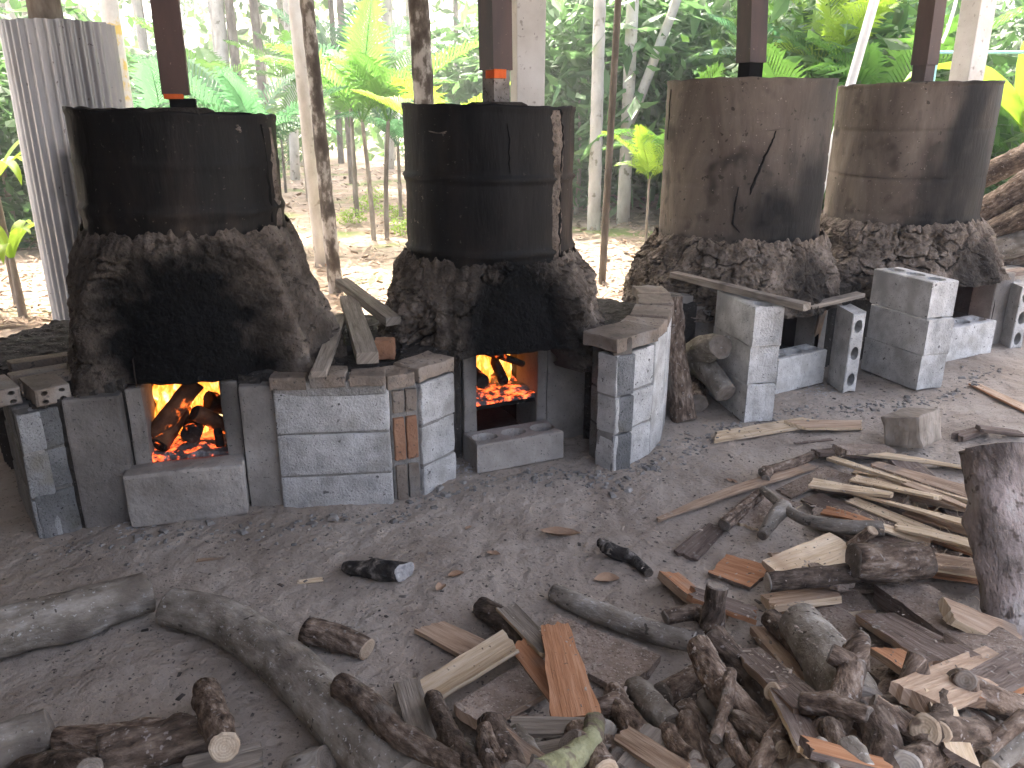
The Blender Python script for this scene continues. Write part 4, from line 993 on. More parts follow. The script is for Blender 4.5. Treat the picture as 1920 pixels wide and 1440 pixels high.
log([(1282, 1322), (1318, 1370), (1362, 1432)], [.027, .030, .028], 'bark', 'knobbly brown stick behind the stubby upright-looking log', group=GB, knots=5)
log([(1322, 1310), (1350, 1345), (1375, 1395)], [.027, .028, .026], 'bark_grey', 'smooth ash grey stick next to the knobbly brown one', group=GB, rough=.05)
log([(1243, 1306), (1280, 1285), (1318, 1262)], [.036, .034, .030], 'bark', 'short log with tan sawn face showing a dark pith hole', 'cut_dark', group=GB, knots=2, rough=.08)
log([(1290, 1350), (1292, 1395), (1302, 1455)], [.026, .027, .030], 'bark', 'pale brown stubby log, blunt end up, before the knobbly stick', 'cut_dark', group=GB, knots=2)
log([(1395, 1362), (1390, 1385), (1378, 1412)], [.021, .022, .022], 'bark_dark', 'short dark peg beside the thick brown branch', group=GB)
plank([(1180, 1440), (1240, 1370)], (.05, .07), .012, 'grey_wood', 'pale grey bark scrap under the rough brown branch', group=GW)
# ---- front heap, right
log([(1038, 1112), (1120, 1148), (1215, 1182), (1302, 1205)], [.030, .034, .035, .031], 'bark_grey', 'long straight log with clean white sawn end', 'cut_white', group=GB, rough=.06, knots=1, slant=(.1, .0))
log([(1128, 1018), (1148, 1034), (1182, 1046), (1216, 1074)], [.020, .027, .021, .018], 'bark_char', 'charred black stick alone near the curled dry leaf', 'cut_dark', group=GB, knots=7, rough=.30, stubs=[(.2, (.1, -.8, .2), .04, .016, .010)])
plank([(1255, 1072), (1350, 1150)], (.07, .07), .035, 'orange', 'reddish slab with pale yellow edge, end towards the charred stick', group=GW, edge='tan', roll=-.3)
plank([(1285, 1040), (1345, 985)], (.085, .06), .014, 'brown_wood', 'grey brown slab behind the broad orange bark sheet', group=GW)
plank([(1345, 1060), (1425, 1085)], (.13, .15), .012, 'orange', 'broad orange bark sheet under the upright broken branch', group=GW, edge='brown_wood', curl=.06)
plank([(1435, 1175), (1640, 1400)], (.08, .10), .03, 'tan', 'yellowish long board sunk between the big branches', group=GW, edge='tan')
log([(1248, 1158), (1310, 1150), (1350, 1195), (1400, 1260)], [.022, .025, .027, .026], 'bark_dark', 'dark bent branch with an upright broken limb', group=GB, knots=4, stubs=[(.52, (.03, .0, 1), .115, .026, .026)])
log([(1332, 1192), (1395, 1262), (1450, 1345)], [.026, .029, .028], 'bark_dark', 'dark bumpy branch behind the thick brown branch', group=GB, knots=6)
log([(1312, 1215), (1350, 1285), (1415, 1365), (1490, 1455)], [.034, .037, .038, .036], 'bark', 'thick brown branch with many knots', group=GB, knots=6, rough=.13, stubs=[(.78, (.5, .6, .3), .05, .022, .017)])
plank([(1465, 1130), (1620, 1118)], (.11, .13), .03, 'dusty', 'dust covered slab with bright yellow sawn edge', group=GW, edge='pale')
log([(1445, 1160), (1520, 1235), (1560, 1300)], [.03, .034, .03], 'bark_dark', 'dark log tucked under the smooth pale grey log', group=GB)
log([(1500, 1168), (1555, 1240), (1612, 1335)], [.060, .066, .062], 'bark_grey', 'smooth pale grey log, thickest of the heap', 'cut_white', group=GB, rough=.04, knots=1, seg=18)
plank([(1545, 1135), (1770, 1305)], (.12, .15), .035, 'dusty', 'broad bark-backed slab beside the smooth pale grey log', group=GW, edge='brown_wood', curl=-.12)
plank([(1690, 1095), (1890, 1225)], (.16, .18), .075, 'dusty', 'heavy square beam with dusty top and brown flank', group=GW, edge='brown_wood', roll=-.08, ragged=.008)
log([(1612, 1332), (1700, 1330), (1790, 1345), (1860, 1385), (1940, 1432)], [.026, .032, .036, .037, .037], 'bark', 'forked branch with a pale peeled patch', group=GB, knots=4, stubs=[(.36, (.25, .6, .75), .10, .028, .018)])
log([(1782, 1212), (1845, 1258), (1940, 1310)], [.024, .034, .036], 'bark', 'branch with splintered frayed tip on the heavy beam', 'cut', group=GB, knots=4, slant=(1.2, .1))
log([(1785, 1275), (1840, 1302), (1935, 1345)], [.028, .032, .032], 'bark', 'knotty branch between the frayed tip and the peeled patch', group=GB, knots=7, rough=.18, stubs=[(.2, (-.3, -.5, .6), .05, .024, .02)])
log([(1640, 1345), (1655, 1400), (1650, 1460)], [.034, .036, .036], 'bark_dark', 'dark upright-looking log below the forked branch', group=GB)
log([(1700, 1440), (1760, 1405), (1815, 1385)], [.030, .032, .026], 'bark', 'stick with hollow white broken end', 'cut_white', group=GB, slant=(.1, .6))
log([(1850, 1455), (1880, 1395)], [.036, .034], 'bark_grey', 'stubby grey log below the peeled branch', group=GB)
log([(1735, 1370), (1830, 1375)], [.03, .028], 'bark_dark', 'dark log with thin pale rim under the forked branch', 'cut', group=GB)
log([(1602, 1225), (1590, 1285), (1562, 1360), (1508, 1458)], [.028, .030, .034, .036], 'bark', 'big forked branch standing over the smooth grey log', group=GB, knots=5, rough=.13, stubs=[(.14, (-.6, .2, .3), .045, .020, .019), (.10, (.5, .6, .5), .06, .022, .013)])
log([(1590, 1400), (1625, 1452)], [.022, .022], 'bark_grey', 'thin pale stick at the foot of the big forked branch', 'cut_white', group=GB)
log([(1425, 1392), (1440, 1452)], [.028, .03], 'bark', 'stub with grey sawn face beside the thick brown branch', 'cut_dark', group=GB)
# ---- thin sticks and small split pieces thrown over the front heap
for q in range(44):
    x = rg.uniform(880, 1905); y = rg.uniform(1385, 1455) - (0 if x < 1300 else rg.random() * 120); a = rg.choice([rg.uniform(.9, 1.5), rg.uniform(.9, 1.5), rg.uniform(.2, .9), rg.uniform(1.7, 2.4)]); ln = rg.uniform(80, 170); r = rg.uniform(.014, .023)
    if 985 < x < 1180: continue
    a_, b_ = (x - math.cos(a) * ln / 2, y - math.sin(a) * ln / 2.6), (x + math.cos(a) * ln / 2, y + math.sin(a) * ln / 2.6)
    if q % 3 == 0:
        plank([a_, b_], rg.uniform(.035, .06), rg.uniform(.012, .024), rg.choice(['tan', 'orange', 'pale', 'brown_wood']), 'small split billet thrown across the branch heap', group='small billets over the heap', ragged=.02, roll=rg.uniform(-.4, .4), cat='billet', name='billet', edge=rg.choice(['tan', 'brown_wood', 'pale']))
    else:
        log([a_, (x + rg.uniform(-14, 14), y + rg.uniform(-8, 8)), b_], [r * 1.1, r, r * .85], rg.choice(['bark', 'bark', 'bark_dark', 'bark', 'bark_grey']),
            'thin bark covered stick thrown across the branch heap', 'cut_dark' if q % 2 else 'cut', 'stick', 'thin sticks over the heap', name='stick', seg=14, knots=5, rough=.15)
# ---- broad slabs and wedges between beam, grey log and strips
for (a, b, wd, th, mt, ed, lab) in [((1440, 1125), (1560, 1105), (.08, .10), .03, 'tan', 'pale', 'tan wedge between the white-ended dark log and the dusty slab'),
        ((1640, 1150), (1790, 1235), (.10, .12), .03, 'brown_wood', 'tan', 'brown slab wedged beside the heavy beam'),
        ((1720, 1300), (1890, 1235), (.09, .10), .03, 'tan', 'tan', 'tan slab below the frayed branch'),
        ((1660, 1215), (1800, 1300), (.07, .09), .025, 'orange', 'tan', 'reddish slab between bark-backed slab and forked branch'),
        ((1400, 1215), (1530, 1330), (.06, .08), .03, 'brown_wood', 'tan', 'brown slab behind the thick knotty branch'),
        ((1780, 1140), (1915, 1200), (.08, .09), .03, 'tan', 'pale', 'tan wedge on top of the heavy beam'),
        ((1830, 1290), (1930, 1240), (.07, .09), .03, 'brown_wood', 'orange', 'brown wedge beside the frayed branch'),
        ((1300, 1110), (1420, 1150), (.07, .08), .022, 'brown_wood', 'orange', 'brown slab under the upright broken limb')]:
    plank([a, b], wd, th, mt, lab, group=GW, edge=ed, ragged=.02, roll=rg.uniform(-.25, .25), twist=rg.uniform(-.2, .2))
# ---- slabs filling the ground under the split strips
for q in range(20):
    x = rg.uniform(1470, 1850); y = rg.uniform(900, 1110) if x > 1560 else rg.uniform(1010, 1110); a = rg.uniform(-.1, .6); ln = rg.uniform(90, 190)
    plank([(x - math.cos(a) * ln / 2, y - math.sin(a) * ln / 3), (x + math.cos(a) * ln / 2, y + math.sin(a) * ln / 3)], rg.uniform(.05, .11), rg.uniform(.010, .022), rg.choice(['brown_wood', 'brown_wood', 'orange', 'tan', 'dusty', 'tan']), 'split slab lying low in the pile under the pale strips',
          group='slabs under the pale strips', ragged=.03, twist=rg.uniform(-.4, .4), roll=rg.uniform(-.2, .2), curl=rg.choice([0, 0, -.15, .12]))
# ---- right hand heap: curved branches and split strips
plank([(1400, 985), (1475, 935)], (.09, .12), .010, 'dusty', 'pale dusty bark sheet under the crooked thin branch', group=GW, edge='pale')
plank([(1470, 925), (1560, 880)], (.08, .07), .010, 'dusty', 'dusty bark scrap with a white chip', group=GW)
log([(1358, 985), (1388, 958), (1425, 925)], [.026, .025, .023], 'bark', 'short reddish log with dark sawn end', 'cut_dark', group=GB, knots=1)
plank([(1235, 972), (1525, 872)], (.035, .06), .012, 'tan', 'long thin tan strip reaching out over the bare dirt', group=GW, bow=.012, tip=(.5, .8))
log([(1428, 885), (1490, 868), (1530, 852), (1575, 845)], [.019, .022, .019, .019], 'bark', 'gnarled stick with knob end behind the tan strip', group=GB, knots=6, rough=.18, stubs=[(.06, (-.3, -.9, -.1), .06, .018, .015)])
plank([(1455, 1070), (1590, 1020)], (.10, .13), .020, 'pale', 'pale split slab shaded under the curved branch', group=GW, edge='tan', roll=.18)
log([(1440, 1092), (1530, 1082), (1620, 1072)], [.030, .032, .030], 'bark_dark', 'dark log with white half-moon end', 'cut_white', group=GB, rough=.07, knots=1, slant=(.1, .3))
log([(1600, 1050), (1665, 1055), (1735, 1050)], [.052, .058, .056], 'bark', 'stout knotted stump lying beneath the split strips', group=GB, knots=7, rough=.16, seg=18)
plank([(1690, 860), (1850, 1000)], (.10, .12), .02, 'brown_wood', 'brown slab buried under the pale strips', group=GW)
plank([(1640, 960), (1860, 1010)], (.12, .12), .02, 'brown_wood', 'dark slab beneath the pale strips', group=GW)
plank([(1640, 905), (1840, 950)], (.10, .10), .02, 'tan', 'tan slab beneath the pale strips', group=GW)
log([(1430, 918), (1490, 965), (1560, 985), (1655, 992)], [.015, .021, .026, .028], 'bark_grey', 'crooked thin branch with a hooked side limb', group=GB, knots=3, rough=.08, stubs=[(.34, (-.65, -.75, -.25), .16, .024, .017)])
log([(1598, 1025), (1636, 995)], [.022, .020], 'bark', 'small branch stub with cream sawn face', 'cut', group=GB, knots=1)
GS = 'pale strips of split wood'
STR = [((1520, 930), (1665, 992), 0.081, .012, 'brown_wood', 'brown bark strip at the edge of the pale strips'),
       ((1545, 955), (1640, 980), 0.041, .012, 'orange', 'short reddish strip under the brown bark strip'),
       ((1745, 1065), (1862, 1080), 0.068, .014, 'orange', 'pinkish strip at the bottom of the pale strips'),
       ((1700, 1040), (1862, 1068), 0.081, .014, 'tan', 'tan strip below the rolled bark piece'),
       ((1700, 955), (1866, 1010), 0.061, .012, 'tan', 'tan strip with shaded side among pale strips'),
       ((1650, 985), (1745, 1015), 0.047, .010, 'pale', 'short cream strip beside the rolled bark piece'),
       ((1595, 935), (1772, 1008), 0.054, .010, 'pale', 'cream strip with torn fibres along both edges'),
       ((1570, 915), (1858, 992), 0.051, .011, 'pale', 'long cream strip crossing above the torn one'),
       ((1520, 903), (1672, 925), 0.061, .014, 'pale', 'short thick cream strip with squared end'),
       ((1762, 1003), (1866, 1052), 0.074, .012, 'pale', 'fuzzy cream strip ending at the standing log'),
       ((1640, 868), (1838, 928), 0.054, .012, 'tan', 'tan strip shaded beneath the widest cream strip'),
       ((1605, 880), (1700, 905), 0.047, .014, 'pale', 'small pale wedge beneath the yellow strip'),
       ((1556, 856), (1845, 946), 0.038, .016, 'pale', 'narrow yellow strip running straight to the standing log'),
       ((1530, 845), (1640, 850), 0.074, .020, 'brown_wood', 'brown dusty slab end behind the widest cream strip'),
       ((1600, 895), (1760, 930), .05, .012, 'pale', 'cream strip half hidden below the narrow yellow strip'),
       ((1680, 985), (1862, 1030), .05, .012, 'pale', 'cream strip lying over the tan strip near the standing log'),
       ((1700, 905), (1850, 965), .05, .012, 'tan', 'tan strip lying in the shade below the narrow yellow strip'),
       ((1585, 842), (1840, 878), (.05, .095), .016, 'pale', 'widest cream strip on top of the split pile')]
for a, b, wd, th, mt, lab in STR: plank([a, b], wd, th, mt, lab, group=GS, twist=rg.uniform(-.5, .5), ragged=.02, edge='pale' if mt == 'pale' else None, bow=rg.uniform(-.004, .006), roll=rg.uniform(-.25, .25), name='split_strip', cat='strip')
plank([(1705, 1030), (1862, 1055)], .075, .010, 'tan', 'rolled bark piece curved like a half pipe', group=GS, curl=-.42, edge='pale', name='bark_roll', cat='bark')
# fibres fraying from the strips
V = []; Fc = []
for q in range(240):
    t = rg.random(); a, b, wd = rg.choice(STR)[:3]
    g = G(a[0] + (b[0] - a[0]) * t, a[1] + (b[1] - a[1]) * t, .08); z = hf(g.x, g.y); p = Vector((g.x + rg.uniform(-.02, .02), g.y + rg.uniform(-.02, .02), 0)); p.z = hf(p.x, p.y)
    d = Vector((rg.uniform(-1, 1), rg.uniform(-1, 1), rg.uniform(.1, .8))).normalized(); e = d.orthogonal().normalized() * .0007; L = rg.uniform(.012, .035)
    b0 = len(V); V += [p - e, p + e, p + d * L * .5 + e + Vector((0, 0, .004)), p + d * L * .5 - e + Vector((0, 0, .004)), p + d * L]; Fc += [[b0, b0 + 1, b0 + 2, b0 + 3], [b0 + 3, b0 + 2, b0 + 4]]
tag(mobj('wood_fibres', V, Fc, 'pale'), 'loose pale fibres fraying from the split strips', 'fibres', kind='stuff')
# standing log at the right, leaning slab behind it
b0 = G(1905, 1215, 0); t0 = AtY(1866, 842, b0.y + .27)
log(None, [.086, .080, .078, .082, .085], 'bark_pink', 'thick rough log standing upright in the split pile', 'cut', cat='log', group=GB, abs_pts=[b0 + Vector((.03, 0, -.01)), b0.lerp(t0, .3) + Vector((.008, 0, 0)), b0.lerp(t0, .6), b0.lerp(t0, .85), t0], seg=28, rough=.13, knots=6, slant=(0, .08))
# dirt-grey sawn lump and the scraps round it
c = G(1720, 838, 0)
vs, fs = rough_box((0, 0, 0), (1, 0, 0), (0, 1, 0), .17, .16, .13, 301, .007, .012, 3)
rot = Matrix.Rotation(R(38), 3, 'Z') @ Matrix.Rotation(R(-16), 3, 'X'); vs = [c + Vector((-.02, .0, .018)) + rot @ (v - Vector((.085, .08, 0))) for v in vs]
zm_ = min(v.z for v in vs); vs = [v - Vector((0, 0, zm_ + .004)) for v in vs]
tag(mobj('wood_lump', vs, fs, 'grey_wood', uvs=[(v.x * .3, v.y + v.z) for v in vs]), 'square sawn lump of grey wood behind the split strips', 'lump')
plank([(1575, 838), (1670, 838)], (.07, .06), .03, 'dusty', 'dusty curved slab beside the square sawn lump', group=GW)
plank([(1795, 815), (1850, 800)], (.06, .04), .03, 'brown_wood', 'dark splintered bark lump beside the square sawn lump', group=GW, ragged=.05)
plank([(1838, 800), (1915, 810)], (.06, .05), .02, 'brown_wood', 'brown bark scrap behind the standing log', group=GW, ragged=.03)
# pale boards lying on the bare floor
plank([(1342, 818), (1530, 787)], (.09, .10), .016, 'pale', 'long pale board with slanted end flat on the dirt', group=GW, skew=.9)
plank([(1492, 795), (1615, 795)], (.09, .10), .016, 'tan', 'peach coloured board overlapping the long pale board', group=GW, edge='pale', skew=-.6)
plank([(1825, 718), (1935, 770)], (.05, .07), .014, 'tan', 'thin tan board alone on the dirt near the holed pale block', group=GW, edge='orange')
plank([(560, 1090), (603, 1085)], (.018, .02), .006, 'pale', 'small pale wood chip beside the charred stub', cat='chip', name='wood_chip')
plank([(620, 968), (655, 972)], (.008, .010), .005, 'tan', 'small splinter before the pale three course wall', cat='chip', name='wood_chip')
plank([(1490, 830), (1560, 823)], (.012, .02), .006, 'brown_wood', 'dark splinter before the peach coloured board', cat='chip', name='wood_chip')
plank([(370, 1050), (420, 1045)], (.014, .012), .005, 'tan', 'flat splinter in front of the solid block', cat='chip', name='wood_chip')
# timbers on the kilns
def beam(p, q, wd, th, mat, label, edge=None, up=(0, 0, 1), group='timbers laid on the kilns', name='timber'):
    SEED[0] += 1
    p, q = Vector(p), Vector(q); u = (q - p).normalized(); up = Vector(up); s = up.cross(u).normalized(); up = u.cross(s)
    vs, fs = rough_box(p - s * wd / 2, u, s, (q - p).length, wd, th, SEED[0], .0025, .003, 3)
    o = mobj(name, vs, fs, mat, uvs=[((v - p).dot(s) + (v - p).dot(up) + SEED[0] * .31, (v - p).dot(u)) for v in vs]); return tag(o, label, 'timber', group)
beam(G(1262, 520, .535), G(1512, 582, .528), .05, .03, 'grey_wood', 'long squared timber bridging the block stack to the cracked drum')
beam(G(1500, 582, .40), G(1613, 556, .425), .055, .022, 'grey_wood', 'short batten lying on the end-standing block')
beam(G(1783, 533, .415), G(1950, 508, .385), .07, .03, 'brown_wood', 'dark lintel board over the mouth of the smooth drum')
beam(G(1528, 648, .13), G(1545, 585, .36), .03, .02, 'tan', 'thin split stick leaning in the mouth below the batten', up=(0, 1, .2))
beam(G(598, 708, .492), G(640, 598, .50), .05, .022, 'grey_wood', 'thin grey lath with pale end on the wall top')
beam(G(690, 682, .49), G(655, 570, .52), .075, .04, 'grey_wood', 'broad grey board between lath and tilted board on the wall top')
beam(G(738, 610, .525), G(640, 535, .56), .06, .035, 'grey_wood', 'tilted grey board resting against the clay of the ribbed drum')
g = G(722, 668, .47); vs, fs = rough_box((g.x - .035, g.y, .455), (1, .1, 0), (-.1, 1, 0), .07, .06, .07, 401, .004, .006, 2)
tag(mobj('brick', vs, fs, 'brick_red', attrs={'soot': [.05] * len(vs)}), 'half brick standing at the foot of the grey boards', 'brick')
# logs by the third kiln
g0, g1 = G(1262, 760, .0), Vector((.735, 3.60, .47)); g0 = Vector((.745, 3.36, -.01))
log(None, [.058, .055, .052, .045], 'bark', 'flat reddish log leaning upright against the rendered wall', 'cut_dark', group='logs between the kilns', abs_pts=[g0 + Vector((.03, 0, 0)), g0.lerp(g1, .35) + Vector((.012, 0, 0)), g0.lerp(g1, .7), g1 + Vector((.0, 0, .03))], knots=3, seg=18)
f = AtY(1335, 690, 3.62)
log(None, [.06, .068, .06, .052], 'bark_grey', 'forked log with two rounded limbs beside the block stack', 'cut_dark', group='logs between the kilns',
    abs_pts=[AtY(1292, 700, 3.78), AtY(1300, 668, 3.70), AtY(1328, 652, 3.52), AtY(1352, 650, 3.40)], knots=3, rough=.13, seg=18,
    stubs=[(.25, tuple(AtY(1352, 728, 3.40) - AtY(1298, 672, 3.70)), .36, .058, .05)])
log(None, [.05, .048, .045], 'bark', 'round log end on the dirt under the forked log', 'cut_dark', group='logs between the kilns', abs_pts=[Vector((.90, 3.72, .04)), Vector((.875, 3.60, .042)), Vector((.855, 3.46, .042))], knots=2)
# heap behind the smooth drum
for q, (a, b, y0, y1, r, mt, lab) in enumerate([((1850, 395), (1960, 330), 5.2, 5.0, .085, 'bark', 'thick brown log on top of the heap behind the smooth drum'),
        ((1845, 330), (1960, 275), 5.6, 5.4, .075, 'bark_dark', 'black log at the back of the heap behind the smooth drum'),
        ((1850, 440), (1960, 385), 5.1, 4.9, .07, 'bark_dark', 'dark log in the middle of the heap behind the smooth drum'),
        ((1870, 468), (1970, 445), 5.0, 4.9, .07, 'bark_grey', 'grey log low in the heap behind the smooth drum'),
        ((1885, 492), (1985, 480), 5.05, 4.95, .07, 'bark', 'lowest log of the heap behind the smooth drum')]):
    p0, p1 = AtY(*a, y0), AtY(*b, y1)
    log(None, [r, r * 1.05, r], mt, lab, 'cut_dark', group='logs heaped behind the smooth drum', abs_pts=[p0 - (p1 - p0) * .5, p0.lerp(p1, .5), p1 + (p1 - p0) * .8], knots=4)
for q in range(9):
    x = rg.uniform(3.05, 3.9); y = rg.uniform(5.05, 5.7); zz = .09 + .15 * (q // 3)
    log(None, [.07, .075, .07], 'bark_dark', 'dark log at the bottom of the heap behind the smooth drum', 'cut_dark', group='bottom logs behind the smooth drum', abs_pts=[Vector((3.0, 5.1 + .22 * (q % 3), zz)), Vector((3.5, 5.2 + .22 * (q % 3), zz)), Vector((4.1, 5.15 + .22 * (q % 3), zz + .03))], knots=3)

# ---- dry leaves on the floor, chips, crumbs, pebbles
def leaf_mesh(c, L, W, ang, curl, seed):
    V = []; Fc = []; n = 8; ca, sa = math.cos(ang), math.sin(ang)
    for i in range(n + 1):
        t = i / n; w_ = W * math.sin(math.pi * min(1, t * .96 + .02)) ** .8
        for s in (-1, -.5, 0, .5, 1):
            x = (t - .5) * L; y = s * w_ / 2; z = .003 + curl * (s * s) * w_ * .9 + curl * .25 * L * (2 * t - 1) ** 2 + .004 * mn.noise(Vector((t * 4, s * 2, seed)))
            V.append((c.x + x * ca - y * sa, c.y + x * sa + y * ca, c.z + max(.001, z)))
    for i in range(n):
        for j in range(4): Fc.append([i * 5 + j, (i + 1) * 5 + j, (i + 1) * 5 + j + 1, i * 5 + j + 1])
    return V, Fc
for q, (px, py, L, W, a, cu, lab) in enumerate([(1050, 1001, .13, .05, -.15, .35, 'curled brown dry leaf on the bare dirt'), (1138, 1088, .075, .05, .1, .3, 'round dry leaf near the charred stick'),
        (855, 1082, .05, .03, .4, .3, 'small reddish dry leaf on bare dirt right of the charred stub'), (925, 1043, .045, .025, -.3, .3, 'pale small dry leaf between charred stub and curled leaf'), (878, 988, .03, .015, .8, .3, 'tiny yellowish dry leaf on the bare dirt'),
        (827, 1108, .04, .03, 1.0, .4, 'grey crumpled leaf beside the small reddish one'), (1372, 905, .05, .02, -.7, .2, 'pale flake leaf behind the long thin tan strip')]):
    g = G(px, py, 0); g.z = gz(g.x, g.y); V, Fc = leaf_mesh(g, L, W, a, cu, q)
    tag(mobj('dry_leaf', V, Fc, 'dry', smooth_=True), lab, 'leaf', 'dry leaves on the yard floor')
def scatter(name, mat, n, fn, label, cat, sz, elong, seed, flat=.5):
    r_ = random.Random(seed); V = []; Fc = []
    for q in range(n):
        x, y = fn(r_); s = r_.uniform(*sz) * (1 if r_.random() < .9 else 1.8); e = r_.uniform(*elong); a = r_.uniform(0, 6.28); z = hf(x, y) if HF[0, 0] is not None and XS0 < x < XS1 and YS0 < y < YS1 else gz(x, y)
        b = len(V); ca, sa = math.cos(a), math.sin(a)
        for (u, v_, w_) in ((-1, -1, 0), (1, -.8, 0), (.9, 1, 0), (-.8, .9, 0), (-.7, -.6, 1), (.6, -.7, .8), (.7, .5, 1), (-.5, .6, .9)):
            u = u * s * e * r_.uniform(.8, 1.1); v_ = v_ * s * r_.uniform(.8, 1.1); V.append((x + u * ca - v_ * sa, y + u * sa + v_ * ca, z - .001 + w_ * s * flat))
        for f in ((0, 1, 5, 4), (1, 2, 6, 5), (2, 3, 7, 6), (3, 0, 4, 7), (4, 5, 6, 7)): Fc.append([b + c for c in f])
    tag(mobj(name, V, Fc, mat), label, cat, kind='stuff')
def yard(r_):
    while True:
        x, y = r_.uniform(-2.0, 3.0), 1.15 + 3.0 * r_.random() ** 1.3
        if y < 2.35 + max(0, (x + .4)) * .75: return x, y
def bare(r_):
    while True:
        x, y = yard(r_)
        if hf(x, y) < .018: return x, y
def heap(r_):
    g = G(r_.gauss(1450, 250), r_.uniform(880, 1440), 0); return g.x, g.y
def foot(r_):
    t = r_.random(); pts = [(-1.5, 2.28), (-.9, 2.40), (-.42, 2.50), (-.2, 2.72), (.15, 2.86), (.38, 2.76), (.60, 3.0), (.9, 3.3), (1.25, 3.5), (1.7, 3.6), (2.1, 3.7), (2.6, 4.2)]
    i = int(t * (len(pts) - 1)); f = r_.random(); return pts[i][0] + (pts[i + 1][0] - pts[i][0]) * f + r_.gauss(0, .05), pts[i][1] + (pts[i + 1][1] - pts[i][1]) * f - abs(r_.gauss(0, .07))
scatter('dirt_crumbs', 'dirtbits', 3000, bare, 'dark crumbs of earth strewn over the yard floor', 'crumbs', (.0012, .0038), (1, 2.2), 1, .7)
scatter('wood_litter', 'chips', 700, bare, 'tiny wood chips strewn over the yard floor', 'chips', (.0012, .0035), (1.5, 6), 2, .5)
scatter('wood_crumbs', 'chips', 1500, heap, 'chips and bark crumbs strewn over the firewood heap', 'chips', (.0008, .0026), (1, 3), 3, .5)
scatter('rubble_crumbs', 'pebble', 900, foot, 'grey rubble crumbs along the foot of the kilns', 'rubble', (.002, .008), (1, 1.8), 4, .8)
scatter('ash_crumbs', 'ash', 260, lambda r_: (lambda g: (g.x + r_.gauss(0, .05), g.y + r_.gauss(0, .03)))(G(*r_.choice([(870, 880), (1540, 735), (240, 985), (1545, 725), (880, 875)]), 0)), 'white ash flakes spilled before the fire mouths', 'ash', (.0015, .005), (1, 2), 5, .5)
# ================================================================== FIRES
def flame(k, u, w_, z, h, r, seed, parent):
    V = []; Fc = []; n, seg = 12, 9
    for i in range(n + 1):
        t = i / n; rr = r * (math.sin(math.pi * (t * .82 + .18)) ** .8) * (1 - .35 * t) + .001
        sx = .05 * mn.noise(Vector((t * 2.2, seed, 0))) * t * h / .2; sy = .03 * mn.noise(Vector((t * 2.2, seed, 5))) * t
        for q in range(seg):
            a = 2 * math.pi * q / seg; d = 1 + .5 * mn.noise(Vector((math.cos(a) * 1.5, math.sin(a) * 1.5, t * 4 + seed)))
            V.append(loc(k, u + sx + rr * d * math.cos(a), w_ + sy + rr * d * .6 * math.sin(a), z + h * t))
    for i in range(n):
        for q in range(seg): Fc.append([i * seg + q, i * seg + (q + 1) % seg, (i + 1) * seg + (q + 1) % seg, (i + 1) * seg + q])
    mobj('flame', V, Fc, 'flame', parent, smooth_=True)
FG = 'fires in the kiln mouths'
def fire(i, zf, n, label, hmax, us=(-1, 1), seed=0, rs=(.02, .04), bed='ember'):
    k = K[i]; o = empty('fire', loc(k, 0, .2, zf), label, 'fire', FG); r_ = random.Random(seed)
    V, Fc = grate(i, zf, 1.0, .015); mobj('ember_bed', V, Fc, bed, o)
    for q in range(n):
        u = (us[0] + (us[1] - us[0]) * (q + r_.random()) / n) * k['hw'] * .92
        flame(k, u, r_.uniform(.16, .38), zf + .01, hmax * r_.uniform(.6, 1.0), r_.uniform(*rs), seed + q * 3.3, o)
    return o
fire(0, .20, 16, 'yellow fire burning under the arched clay hood', .27, seed=3)
fire(1, .215, 16, 'orange fire on a grate under the ribbed black drum', .215, seed=40, rs=(.018, .036))
fire(2, .10, 3, 'small dying fire in the mouth under the timbers', .07, us=(-1, -.4), seed=80, rs=(.008, .014), bed='fill')
fire(3, .15, 5, 'thin red flames at the edge of the smooth drum kiln mouth', .22, us=(-.25, .15), seed=120, rs=(.010, .016), bed='fill')
V, Fc = [], []
k = K[1]                                                     # iron grate edge below the second fire
vs, fs = rough_box(loc(k, -.133, .012, .182), k['u'], -k['nv'], .266, .30, .016, 500, .001, .003, 2)
mobj('grate_plate', vs, fs, 'black', KO[1])
def burn(i, a, b, r, mat, label, cut='charcoal', seg=12, rough=.14):
    k = K[i]; SEED[0] += 1
    P = [loc(k, *a), loc(k, (a[0] + b[0]) / 2, (a[1] + b[1]) / 2, (a[2] + b[2]) / 2 + .004), loc(k, *b)]
    C, Rr = resample(P, [r, r, r * .9], 12); V, Fc, MI, UV = tube(C, Rr, SEED[0], seg, rough, 2, True, (.1, .1))
    tag(mobj('burning_log', V, Fc, [mat, cut], smooth_=[m == 0 for m in MI], midx=MI, uvs=UV), label, 'log', 'logs burning in the kiln mouths')
FB = lambda i, a, b, wd, th, mat, label: None
burn(0, (.005, .05, .255), (.02, .36, .262), .034, 'charcoal', 'round charred log end-on in the yellow fire')
burn(0, (-.115, .08, .250), (.03, .14, .410), .034, 'burnwood', 'split log slanting up through the yellow fire')
burn(0, (-.10, .05, .225), (-.02, .18, .31), .032, 'burnwood', 'lower split log beside the round charred end')
burn(0, (.025, .06, .33), (.115, .12, .240), .028, 'burnwood', 'split log sloping down to the jamb in the yellow fire')
burn(0, (.095, .05, .20), (.085, .12, .285), .014, 'charcoal', 'thin charred stick upright by the jamb')
burn(0, (.06, .18, .33), (.12, .22, .28), .035, 'charcoal', 'blackened chunk behind the sloping split log')
burn(1, (-.12, .12, .42), (.11, .08, .325), .015, 'charcoal', 'charred stick slanting across the orange fire')
burn(1, (-.085, .05, .285), (-.08, .30, .29), .030, 'charcoal', 'square charred log end in the orange fire', 'charcoal')
burn(1, (.01, .05, .275), (.03, .22, .33), .020, 'charcoal', 'small charred log end beside the square one')
